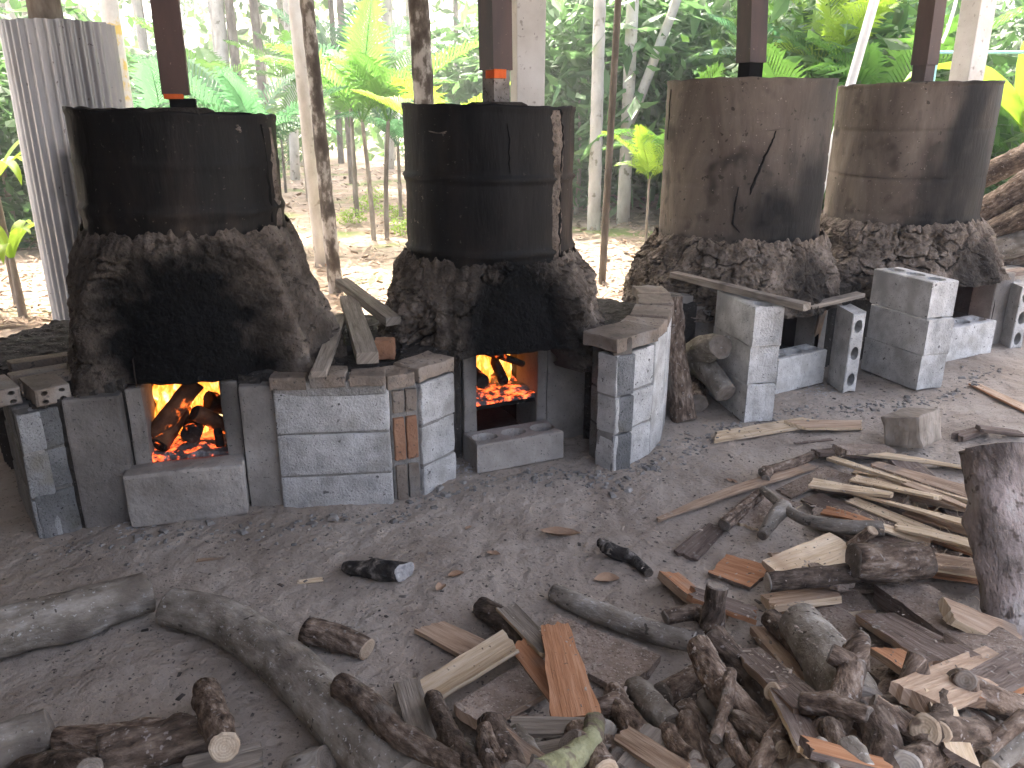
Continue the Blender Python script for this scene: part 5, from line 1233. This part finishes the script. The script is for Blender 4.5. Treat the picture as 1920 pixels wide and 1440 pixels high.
burn(1, (.02, .2, .34), (.10, .26, .39), .036, 'charcoal', 'dark wedge log behind the orange fire')
burn(2, (-.10, .05, .13), (.02, .3, .14), .03, 'charcoal', 'charred log lying in the dying fire')
burn(2, (-.09, .08, .19), (-.06, .3, .22), .022, 'pale', 'fresh pale log end above the dying fire', 'cut')
burn(3, (-.1, .1, .17), (.05, .35, .17), .04, 'charcoal', 'charred log in the thin red flames')
# ================================================================== SHED POSTS, SHEETS, PIPES
def post(px0, px1, py, yy, label, yaw=0, lean=(0, 0)):
    a, b = AtY(px0, py, yy), AtY(px1, py, yy); wd = abs(b.x - a.x) / (abs(math.cos(yaw)) + abs(math.sin(yaw))); cx = (a.x + b.x) / 2
    u = Vector((math.cos(yaw), math.sin(yaw), 0)); v = Vector((-u.y, u.x, 0))
    V, Fc = rough_box(Vector((cx, yy, -.1)) - u * wd / 2 - v * wd / 2, u, v, wd, wd, 2.80, yy, .004, .008, 6)
    tag(mobj('shed_post', V, Fc, 'post'), label, 'post', 'white shed posts')
post(957, 1021, 190, 4.25, 'white painted square post rising behind the ribbed black drum', R(12))
post(1782, 1838, 155, 5.6, 'white painted square post rising behind the smooth brown drum', R(25))
# corrugated sheet wrapped round a trunk
def corrugated():
    c = AtY(149, 300, 4.6); cx = c.x; V = []; Fc = []; A = []; seg = 320; Rr = .262; nz = 40; zt = AtY(137, 45, 4.6).z
    for j in range(nz + 1):
        for s in range(seg):
            a = 2 * math.pi * s / seg; z = -.02 + (zt + .02 + .012 * mn.noise(Vector((math.cos(a) * 3, math.sin(a) * 3, 0)))) * j / nz
            r = Rr * (1 + .03 * math.cos(2 * a + .6)) + .010 * math.sin(a * 34) + .006 * mn.noise(Vector((math.cos(a), math.sin(a), z)))
            V.append((cx + r * math.cos(a) + .0 * (z - 1), 4.6 + r * math.sin(a), z))
            # soot fan where smoke from the drum licks it
            d = math.hypot((a - 5.05) * .30, max(0, z - 1.02)); A.append(max(0, min(.75, .8 * (1 - smooth(.06, .17, d + .04 * mn.noise(Vector((a * 5, z * 6, 0)))))) * (a > 3.2)))
    for j in range(nz):
        for s in range(seg): Fc.append([j * seg + s, j * seg + (s + 1) % seg, (j + 1) * seg + (s + 1) % seg, (j + 1) * seg + s])
    tag(mobj('corrugated_sleeve', V, Fc, 'galv', smooth_=True, attrs={'soot': A}), 'corrugated metal sheet wrapped into a tall cylinder round a trunk', 'metal sheet')
    return cx
CXS = corrugated()
def pipe(pts, r, mat, label, cat, name):
    P = [Vector(p) for p in pts]; C, Rr = resample(P, [r] * len(P), 8 * len(P)); V, Fc, MI, UV = tube(C, Rr, 1, 10, .0, 0)
    tag(mobj(name, V, Fc, mat, smooth_=True), label, cat)
pipe([AtY(1590, 175, 6.5) - (AtY(1640, 0, 6.5) - AtY(1590, 175, 6.5)) * 1.22, AtY(1640, 0, 6.5), AtY(1654, -50, 6.5)], .035, 'whitepipe', 'white plastic pole leaning between the two brown drums', 'pole', 'white_pole')
a = AtY(1757, 98, 6.6); b = AtY(1990, 98, 6.6)
pipe([a, a.lerp(b, .5), b], .012, 'cyan', 'thin pale blue pipe strung level behind the white post', 'pipe', 'water_pipe')
pipe([(a.x - .02, a.y, -.05), (a.x - .02, a.y, .8), (a.x - .02, a.y, a.z + .02)], .035, 'cyan', 'pale blue upright pipe beside the duct of the smooth drum', 'pipe', 'water_pipe')
pipe([AtY(1766, 80, 6.4), AtY(1780, 45, 6.4), AtY(1797, -30, 6.4), AtY(1800, -200, 6.4)], .012, 'whitepipe', 'thin pale hose hanging beside the duct of the smooth drum', 'hose', 'hose')

# ================================================================== VEGETATION
def raw_mesh(name, V, Fc, mats, midx=None, smooth_=False):
    me = bpy.data.meshes.new(name); me.from_pydata([tuple(v) for v in V], [], Fc)
    for m in mats: me.materials.append(MAT[m])
    if midx: me.polygons.foreach_set('material_index', midx)
    if smooth_: me.polygons.foreach_set('use_smooth', [True] * len(me.polygons))
    return me
def inst(name, me, loc_, rot=(0, 0, 0), sc=1, parent=None):
    o = bpy.data.objects.new(name, me); COL.objects.link(o); o.location = loc_; o.rotation_euler = rot
    o.scale = (sc, sc, sc) if isinstance(sc, (int, float)) else sc; o.parent = parent; return o
def frond_mesh(L, nl, ll, droop, seed, mat, arch=.45):
    r_ = random.Random(seed); V = []; Fc = []; pts = []
    for i in range(15):
        t = i / 14; a = 1.15 - droop * t * 1.6; pts.append(pts[-1] + Vector((math.cos(a), 0, math.sin(a))) * L / 14 if i else Vector((0, 0, 0)))
    for i in range(14):
        b = len(V); w_ = .012 * (1 - i / 15); w2 = .012 * (1 - (i + 1) / 15)
        V += [pts[i] + Vector((0, -w_, 0)), pts[i] + Vector((0, w_, 0)), pts[i + 1] + Vector((0, w2, 0)), pts[i + 1] + Vector((0, -w2, 0)), pts[i] + Vector((0, 0, -w_)), pts[i + 1] + Vector((0, 0, -w2))]
        Fc += [[b, b + 1, b + 2, b + 3], [b + 1, b + 4, b + 5, b + 2], [b + 4, b, b + 3, b + 5]]
    for q in range(nl):
        t = .16 + .84 * q / (nl - 1); i = min(13, int(t * 14)); f = t * 14 - i; p = pts[i].lerp(pts[i + 1], f); tg = (pts[i + 1] - pts[i]).normalized()
        upv = Vector((-tg.z, 0, tg.x)); l = ll * (math.sin(math.pi * (t * .80 + .16)) ** .6) * r_.uniform(.88, 1.08)
        for s in (-1, 1):
            d = (Vector((0, s, 0)) * (1.0 - .55 * t) + tg * (.45 + .6 * t) + upv * arch).normalized(); wd = (tg * .5 + Vector((0, 0, .1))).normalized() * .021 * (ll / .4) ** .5
            m1 = p + d * l * .5 + Vector((0, 0, -.02 * l)); e = p + d * l + Vector((0, 0, -.38 * l * r_.uniform(.5, 1.3)))
            b = len(V); V += [p - wd * .5, p + wd * .5, m1 + wd, m1 - wd, e]; Fc += [[b, b + 1, b + 2, b + 3], [b + 3, b + 2, b + 4]]
    return raw_mesh('frond', V, Fc, [mat])
FR = {m: [frond_mesh(1.25, 26, .42, .50, 3, m), frond_mesh(1.05, 22, .38, .75, 5, m), frond_mesh(1.4, 28, .45, .35, 7, m)] for m in ('frond', 'frond_blue', 'leaf_lime')}
def ring_trunk(name, P, Rr, mat, parent, rings=0, seg=14, seed=0):
    C, R2 = resample(P, Rr, max(16, rings * 4)); n = len(C)
    if rings: R2 = [r * (1 + (.07 if i % 4 == 0 else 0)) for i, r in enumerate(R2)]
    V, Fc, MI, UV = tube(C, R2, seed, seg, .05, 2 if not rings else 0)
    return mobj(name, V, Fc, mat, parent, smooth_=True)
vr = random.Random(99)
def young_palm(x, y, h, nf, label, sc=1, mat='frond', stems=2, tilt=.0, group='young palms under the trees', fan=None):
    o = empty('young_palm', (x, y, 0), label, 'palm', group)
    for s in range(stems):
        dx, dy = (vr.uniform(-.10, .10), vr.uniform(-.10, .10)) if stems > 1 else (0, 0)
        ring_trunk('stem', [Vector((x + dx, y + dy, -.05)), Vector((x + dx * 1.3, y + dy * 1.3, h * .5)), Vector((x + dx * 2, y + dy * 2, h))], [.030 * sc, .026 * sc, .02 * sc], 'trunk_brown', o, 0, 8, s + int(x * 10))
        for q in range(nf):
            a = 6.283 * (q + vr.random() * .7) / nf if fan is None else fan[0] + (fan[1] - fan[0]) * (q + .5) / nf
            inst('frond', vr.choice(FR[mat]), (dx * 2, dy * 2, h - .04), (vr.uniform(-.15, .15), vr.uniform(-.15, .35) + tilt, a), sc * vr.uniform(.8, 1.15), o)
    return o
def leaf_cloud(n, rx, ry, rz, sz, seed, mat, elong=1.8, shell=.4, clumps=0):
    r_ = random.Random(seed); V = []; Fc = []; cl = []
    for _ in range(clumps):
        d = Vector((r_.gauss(0, 1), r_.gauss(0, 1), r_.gauss(0, 1))).normalized() * r_.uniform(.3, .9); cl.append(d)
    for q in range(n):
        if cl:
            c = r_.choice(cl); p = c + Vector((r_.gauss(0, .16), r_.gauss(0, .16), r_.gauss(0, .14)))
        else:
            d = Vector((r_.gauss(0, 1), r_.gauss(0, 1), r_.gauss(0, 1))).normalized(); p = d * (shell + (1 - shell) * r_.random())
        p = Vector((p.x * rx, p.y * ry, p.z * rz)); s = sz * r_.uniform(.6, 1.35)
        a = Vector((r_.gauss(0, 1), r_.gauss(0, 1), r_.gauss(-.35, .6))).normalized(); b = a.cross(Vector((r_.gauss(0, .5), r_.gauss(0, .5), 1))).normalized(); nn = a.cross(b)
        i = len(V); V += [p, p + a * s * elong * .45 + b * s * .5 + nn * s * .1, p + a * s * elong, p + a * s * elong * .45 - b * s * .5 + nn * s * .1]
        Fc.append([i, i + 1, i + 2, i + 3])
    return raw_mesh('crown', V, Fc, [mat])
CROWN = [leaf_cloud(1500, 1.9, 1.9, 1.5, .16, 11 + q, m, clumps=26) for q, m in enumerate(['leaf', 'leaf', 'leaf_dark', 'leaf_bamboo'])]
BUSH = [leaf_cloud(1800, .8, .8, .75, .05, 31, 'leaf', clumps=22), leaf_cloud(2200, .8, .8, .8, .048, 33, 'leaf_dark', clumps=24), leaf_cloud(2400, .9, .8, 1.0, .05, 35, 'leaf_bamboo', 3.2, clumps=40),
        leaf_cloud(320, .6, .6, .35, .07, 37, 'leaf_lime', 1.6), leaf_cloud(2600, .9, .9, 1.0, .055, 39, 'leaf_dark', 2.2, clumps=40)]
def tree(px, py, r, mat, label, lean=0.0, h=6.5, crown=0, name='tree', group=None, rings=0, fork=None, bend=0, yy=None):
    g = G(px, py) if yy is None else Vector((AtY(px, py, yy).x, yy, 0)); x, y = g.x, g.y
    o = empty(name, (x, y, 0), label, 'tree', group)
    top = Vector((x + lean * h, y, h))
    ring_trunk('trunk', [Vector((x, y, -.1)), Vector((x + lean * h * .3 + bend, y, h * .3)), Vector((x + lean * h * .65 + bend * .5, y, h * .65)), top], [r * 1.15, r, r * .92, r * .75], mat, o, rings, 16, int(abs(x) * 37))
    if fork:
        fz, fdx = fork; p = Vector((x + lean * fz, y, fz))
        ring_trunk('limb', [p, p + Vector((fdx * .35, 0, .7)), p + Vector((fdx, 0, 2.4)), p + Vector((fdx * 1.5, .2, h - fz))], [r * .85, r * .8, r * .7, r * .45], mat, o, 0, 12, 5)
    if rings:
        for q in range(9):
            inst('frond', vr.choice(FR['frond']), (lean * h, 0, h - .05), (0, vr.uniform(-.2, .35), 6.283 * (q + vr.random() * .5) / 9), 1.3, o)
    elif crown is not None:
        inst('crown', CROWN[crown], (lean * h, 0, h - .2), (0, 0, vr.uniform(0, 6.28)), vr.uniform(.85, 1.15), o)
    return o
# trunks one can pick out
GP = 'palm trunks near the shed'
tree(631, 552, .047, 'trunk_mottled', 'dark mottled palm trunk with pale ring scars between the two black drums', -.03, 6, name='areca_palm', group=GP, rings=26)
tree(806, 300, .066, 'trunk_mottled', 'palm trunk banded pale and dark rising behind the ribbed drum', -.02, 6, name='areca_palm', group=GP, rings=22, yy=5.6)
tree(604, 500, .052, 'trunk_pale', 'smooth pale trunk close behind the dark mottled palm', -.03, 6.5, None, group='trees near the shed')
tree(1113, 430, .068, 'trunk_pale', 'straight pale palm trunk with faint rings beside a thin pole', -.005, 6.5, name='areca_palm', group=GP, rings=24)
tree(1168, 420, .072, 'trunk_pale', 'white trunk forking in two beside the thin dark pole', .0, 7, 3, group='trees near the shed', fork=(1.15, .75))
tree(1128, 535, .026, 'trunk_brown', 'thin dark pole-like trunk before the white forked tree', .022, 5, None, group='trees near the shed')
tree(1350, 380, .10, 'trunk_pale', 'pale forked trunk behind the cracked drum', .015, 7, 1, group='trees near the shed', fork=(1.7, .35))
tree(247, 300, .075, 'trunk_lichen', 'white trunk with orange lichen beside the corrugated cylinder', .0, 7, 1, group='trees near the shed', yy=7.5)
o = empty('tree', (CXS, 4.62, 0), 'brown trunk rising out of the corrugated cylinder', 'tree', 'trees near the shed')
ring_trunk('trunk', [Vector((CXS, 4.6, -.1)), Vector((CXS - .05, 4.6, 1.2)), Vector((CXS - .04, 4.6, 3)), Vector((CXS, 4.6, 6))], [.09, .085, .08, .06], 'trunk_brown', o, 0, 14, 3); inst('crown', CROWN[0], (0, 0, 6.2), (0, 0, 1), 1, o)
for q, (px, py, r, mt, ln, bd) in enumerate([(432, 330, .085, 'trunk_pale', -.01, .05), (466, 330, .10, 'trunk_brown', -.012, 0), (509, 335, .09, 'trunk_brown', -.01, 0), (350, 300, .10, 'trunk_pale', 0, .1), (302, 310, .09, 'trunk_brown', 0, 0),
        (575, 310, .09, 'trunk_pale', 0, .05), (640, 305, .08, 'trunk_brown', 0, 0), (662, 345, .07, 'trunk_brown', -.01, 0), (735, 300, .10, 'trunk_pale', .01, .15), (770, 285, .09, 'trunk_pale', .02, 0), (860, 300, .08, 'trunk_brown', 0, 0),
        (1035, 290, .09, 'trunk_pale', 0, 0), (1210, 300, .1, 'trunk_brown', .02, 0), (1235, 285, .1, 'trunk_pale', .02, 0), (190, 290, .09, 'trunk_pale', -.01, 0), (60, 290, .10, 'trunk_brown', 0, 0), (15, 330, .09, 'trunk_pale', .0, .05), (548, 290, .1, 'trunk_pale', 0, 0)]):
    tree(px, py, r, mt, 'slender plantation trunk standing in the bright litter behind the drums', ln, vr.uniform(6, 8), q % 2, group='plantation trees behind the drums', bend=bd)
for q in range(34):
    y = vr.uniform(17, 42); x = vr.uniform(-.75, .62) * y
    e = empty('tree', (x, y, 0), 'far thin trunk in the depth of the plantation', 'tree', 'far plantation trees'); r0 = vr.uniform(.08, .15); hh = vr.uniform(6, 9); l_ = vr.uniform(-.2, .2)
    ring_trunk('trunk', [Vector((x, y, -.1)), Vector((x + l_, y, hh * .5)), Vector((x, y, hh))], [r0, r0 * .9, r0 * .6], vr.choice(['trunk_pale', 'trunk_brown', 'trunk_pale']), e, 0, 9, q)
    inst('crown', CROWN[q % 4], (0, 0, hh - .3), (0, 0, vr.uniform(0, 6)), vr.uniform(.9, 1.3), e)
# young palms
def palm_at(px, py, y, h, nf, label, **kw): young_palm(AtY(px, py, y).x, y, h, nf, label, **kw)
palm_at(480, 200, 8.5, .95, 7, 'blue green young palm between the arched kiln and the mottled trunk', sc=.95, mat='frond_blue', stems=2)
palm_at(300, 200, 9.5, 1.0, 7, 'blue green young palm behind the duct of the arched kiln', sc=.95, mat='frond_blue', stems=1)
palm_at(705, 330, 8.8, 1.25, 7, 'bright young palm with twin stems left of the ribbed drum', sc=.95, mat='frond', stems=2)
palm_at(655, 160, 11, 1.5, 7, 'blue green palm behind the twin stemmed palm', sc=1.1, mat='frond_blue', stems=1)
palm_at(745, 250, 10.5, .95, 7, 'young palm with single stem just left of the ribbed drum', sc=.9, mat='frond_blue', stems=1)
palm_at(830, 200, 6.9, 1.05, 8, 'lime green fronds spreading right behind the banded palm trunk', sc=.75, mat='leaf_lime', stems=1)
palm_at(560, 150, 13, 1.6, 7, 'young palm deep behind the pale smooth trunk', sc=1.1, mat='frond', stems=1)
palm_at(400, 160, 13, 1.5, 7, 'young palm deep behind the arched kiln', sc=1.1, mat='frond', stems=1)
palm_at(1275, 170, 8.2, .80, 8, 'young palm with pale fronds left of the cracked drum', sc=.85, mat='frond', stems=1)
palm_at(1225, 190, 7.8, .75, 6, 'small yellowish palm by the foot of the forked white tree', sc=.5, mat='leaf_lime', stems=1)
palm_at(1530, 130, 7.3, .95, 9, 'bright palm fronds between the two brown drums', sc=.8, mat='frond', stems=1)
palm_at(1570, 60, 8.6, 1.7, 9, 'tall palm with lime fronds behind the leaning white pole', sc=1.0, mat='leaf_lime', stems=1)
palm_at(1660, 110, 8.2, 1.2, 9, 'palm with arching fronds between the white pole and the last duct', sc=.95, mat='frond', stems=2)
palm_at(1480, 70, 9.5, 1.5, 8, 'blue green palm behind the duct of the cracked drum', sc=1.0, mat='frond_blue', stems=1)
palm_at(1690, 30, 9.8, 2.0, 8, 'tall blue green palm behind the last duct', sc=1.1, mat='frond_blue', stems=1)
palm_at(1900, 190, 8.4, .8, 8, 'low palm behind the log heap', sc=.8, mat='frond', stems=1)
for q in range(14):
    y = vr.uniform(12, 24); x = vr.uniform(-.72, .2) * y
    young_palm(x, y, vr.uniform(.8, 1.8), 6, 'young palm scattered far among the plantation trunks', sc=vr.uniform(.8, 1.2), mat=vr.choice(['frond', 'frond_blue']), stems=1, group='far young palms')
# broad leaves: lime plants at the left edge, banana-like leaves at the right
def blade_mesh(L, W, droop, seed, mat):
    V = []; Fc = []; n = 12; p = Vector((0, 0, 0))
    for i in range(n + 1):
        t = i / n; a = 1.25 - droop * t * t * 1.9
        if i: p = p + Vector((math.cos(a), 0, math.sin(a))) * L / n
        w_ = W * (math.sin(math.pi * min(1, .06 + t * .94)) ** .7)
        for s in (-1, -.5, 0, .5, 1): V.append(p + Vector((0, s * w_ / 2, .18 * w_ * abs(s) + .02 * W * mn.noise(Vector((t * 9, s, seed))))))
    for i in range(n):
        for j in range(4): Fc.append([i * 5 + j, (i + 1) * 5 + j, (i + 1) * 5 + j + 1, i * 5 + j + 1])
    return raw_mesh('leaf_blade', V, Fc, [mat], smooth_=True)
BL = [blade_mesh(.75, .10, .8, 1, 'leaf_lime'), blade_mesh(.6, .085, 1.1, 2, 'leaf_lime'), blade_mesh(1.1, .34, .75, 3, 'leaf_lime')]
def broad(x, y, z, nb, me, label, sc=1, a0=0, a1=6.28, name='broadleaf_plant'):
    o = empty(name, (x, y, 0), label, 'plant', None)
    ring_trunk('stem', [Vector((x, y, -.05)), Vector((x, y, z * .5)), Vector((x, y, z + .02))], [.03, .025, .018], 'trunk_brown', o, 0, 8, 3)
    for q in range(nb): inst('leaf_blade', vr.choice(me), (0, 0, z), (0, vr.uniform(-.1, .5), a0 + (a1 - a0) * (q + vr.random() * .6) / nb), sc * vr.uniform(.8, 1.2), o)
g = AtY(-30, 250, 5.6); broad(g.x, 5.6, .85, 9, BL[:2], 'lime green strap leaved plant beside the corrugated cylinder', 1.0)
g = AtY(5, 400, 5.2); broad(g.x, 5.2, .40, 8, BL[:2], 'low lime green plant at the foot of the corrugated cylinder', .8)
g = AtY(1905, 250, 6.8); broad(g.x + .1, 6.8, 1.15, 7, BL[2:], 'yellow green banana-like plant behind the white post', 1.0)
# shrubs
def bush(x, y, sc, v, label, group=None, z=.55):
    o = empty('shrub', (x, y, 0), label, 'shrub', group); s = sc if not isinstance(sc, tuple) else sc[2]
    inst('foliage', BUSH[v], (0, 0, z * s), (0, 0, vr.uniform(0, 6.28)), sc, o)
    ring_trunk('stem', [Vector((x, y, -.05)), Vector((x + .03, y, .3 * s)), Vector((x, y, .9 * s))], [.035, .03, .012], 'trunk_brown', o, 0, 7, 2)
for q in range(16):
    y = vr.uniform(8.6, 13); x = y * vr.uniform(.28, .80)
    bush(x, y, vr.uniform(1.3, 2.2), [1, 4, 1, 0][q % 4], 'dense dark shrub in the thicket behind the brown drums', 'thicket shrubs behind the brown drums')
for q in range(9):
    y = vr.uniform(11, 16); x = y * vr.uniform(.02, .26)
    bush(x, y, vr.uniform(1.6, 2.6), 2, 'feathery bamboo clump behind the forked white tree', 'bamboo clumps behind the forked tree', z=.8)
for q in range(12):
    y = vr.uniform(14, 24); x = y * vr.uniform(-.75, .05)
    bush(x, y, vr.uniform(.8, 1.6), vr.choice([0, 0, 2, 1]), 'green shrub in the undergrowth of the plantation', 'plantation undergrowth shrubs')
bush(-5.2, 8.4, 1.7, 1, 'dark leafy shrub left of the corrugated cylinder', None); bush(-6.3, 9.5, 2.2, 4, 'tall dark shrub behind the lime strap leaves', None)
for q, (px, py) in enumerate([(690, 395), (735, 410), (705, 375), (660, 420), (760, 440), (30, 460), (20, 330), (1225, 245)]):
    g = G(px, py); o = empty('seedling', (g.x, g.y, 0), 'small lime green seedling growing in the dry litter', 'plant', 'seedlings in the litter'); inst('foliage', BUSH[3], (0, 0, .10), (0, 0, q), .35, o)
# far wood that reads as one mass
def far_wood():
    V = []; Fc = []; r_ = random.Random(5)
    for q in range(60000):
        y = r_.uniform(24, 60); x = y * r_.uniform(-1.0, 1.0); dens = mn.noise(Vector((x * .18, y * .1, 0)))
        z = abs(r_.gauss(0, 1)) * 3.2 * (1 + .5 * dens)
        if mn.noise(Vector((x * .35, y * .2, z * .45))) < -.12: continue
        s = r_.uniform(.13, .30); a = Vector((r_.gauss(0, 1), r_.gauss(0, 1), r_.gauss(-.3, .6))).normalized(); b = a.orthogonal().normalized()
        p = Vector((x, y, z)); i = len(V); V += [p, p + a * s + b * s * .5, p + a * s * 2, p + a * s - b * s * .5]; Fc.append([i, i + 1, i + 2, i + 3])
    tag(mobj('far_foliage', V, Fc, 'leaf'), 'pale green foliage mass deep behind the plantation trunks', 'foliage', kind='stuff')
far_wood()
def near_thicket():
    V = []; Fc = []; r_ = random.Random(8)
    for q in range(16000):
        y = r_.uniform(13, 18); x = y * r_.uniform(.10, .95); z = r_.uniform(0, 5.5)
        if mn.noise(Vector((x * .6, y * .4, z * .7))) < -.2: continue
        s = r_.uniform(.06, .15); a = Vector((r_.gauss(0, 1), r_.gauss(0, 1), r_.gauss(-.3, .6))).normalized(); b = a.orthogonal().normalized()
        p = Vector((x, y, z)); i = len(V); V += [p, p + a * s + b * s * .45, p + a * s * 2, p + a * s - b * s * .45]; Fc.append([i, i + 1, i + 2, i + 3])
    tag(mobj('thicket_foliage', V, Fc, 'leaf_dark'), 'dark green leaf wall behind the brown drums', 'foliage', kind='stuff')
near_thicket()
# dry litter on the plantation floor
def litter():
    V = []; Fc = []; r_ = random.Random(6)
    for q in range(26000):
        y = 5.0 + 17 * r_.random() ** 1.7; x = y * r_.uniform(-.80, .55)
        if y < 5.3 and x > -1.8: continue
        s = r_.uniform(.02, .055) * (1 + y * .03); a = r_.uniform(0, 6.28); el = r_.choice([.12, .12, .3, .5]); d = Vector((math.cos(a), math.sin(a), r_.uniform(-.15, .5))); b = Vector((-math.sin(a), math.cos(a), r_.uniform(-.4, .4))) * el
        p = Vector((x, y, .015)); i = len(V); V += [p, p + d * s + b * s, p + d * s * 2, p + d * s - b * s]; Fc.append([i, i + 1, i + 2, i + 3])
    tag(mobj('leaf_litter', V, Fc, 'straw'), 'dry straw and leaf litter on the plantation floor', 'litter', kind='stuff')
litter()
# smoky air between the trees
def haze():
    V = [(x, y, z) for z in (-2.0, 14.0) for (x, y) in ((-285, -85), (285, -85), (285, 345), (-285, 345))]
    o = mobj('haze', V, [[3, 2, 1, 0], [4, 5, 6, 7], [0, 1, 5, 4], [1, 2, 6, 5], [2, 3, 7, 6], [3, 0, 4, 7]], [], origin=(0, 130, -2))
    m = bpy.data.materials.new('smoky_air'); m.use_nodes = True; t = m.node_tree; t.nodes.remove(t.nodes['Principled BSDF'])
    v = t.nodes.new('ShaderNodeVolumePrincipled'); v.inputs['Color'].default_value = (.92, .96, .95, 1); v.inputs['Density'].default_value = HAZE; v.inputs['Anisotropy'].default_value = .2
    t.links.new(v.outputs[0], t.nodes['Material Output'].inputs['Volume']); o.data.materials.append(m)
    tag(o, 'thin smoky haze hanging in the air of the plantation', 'haze', kind='stuff')
HAZE = .0062
haze()
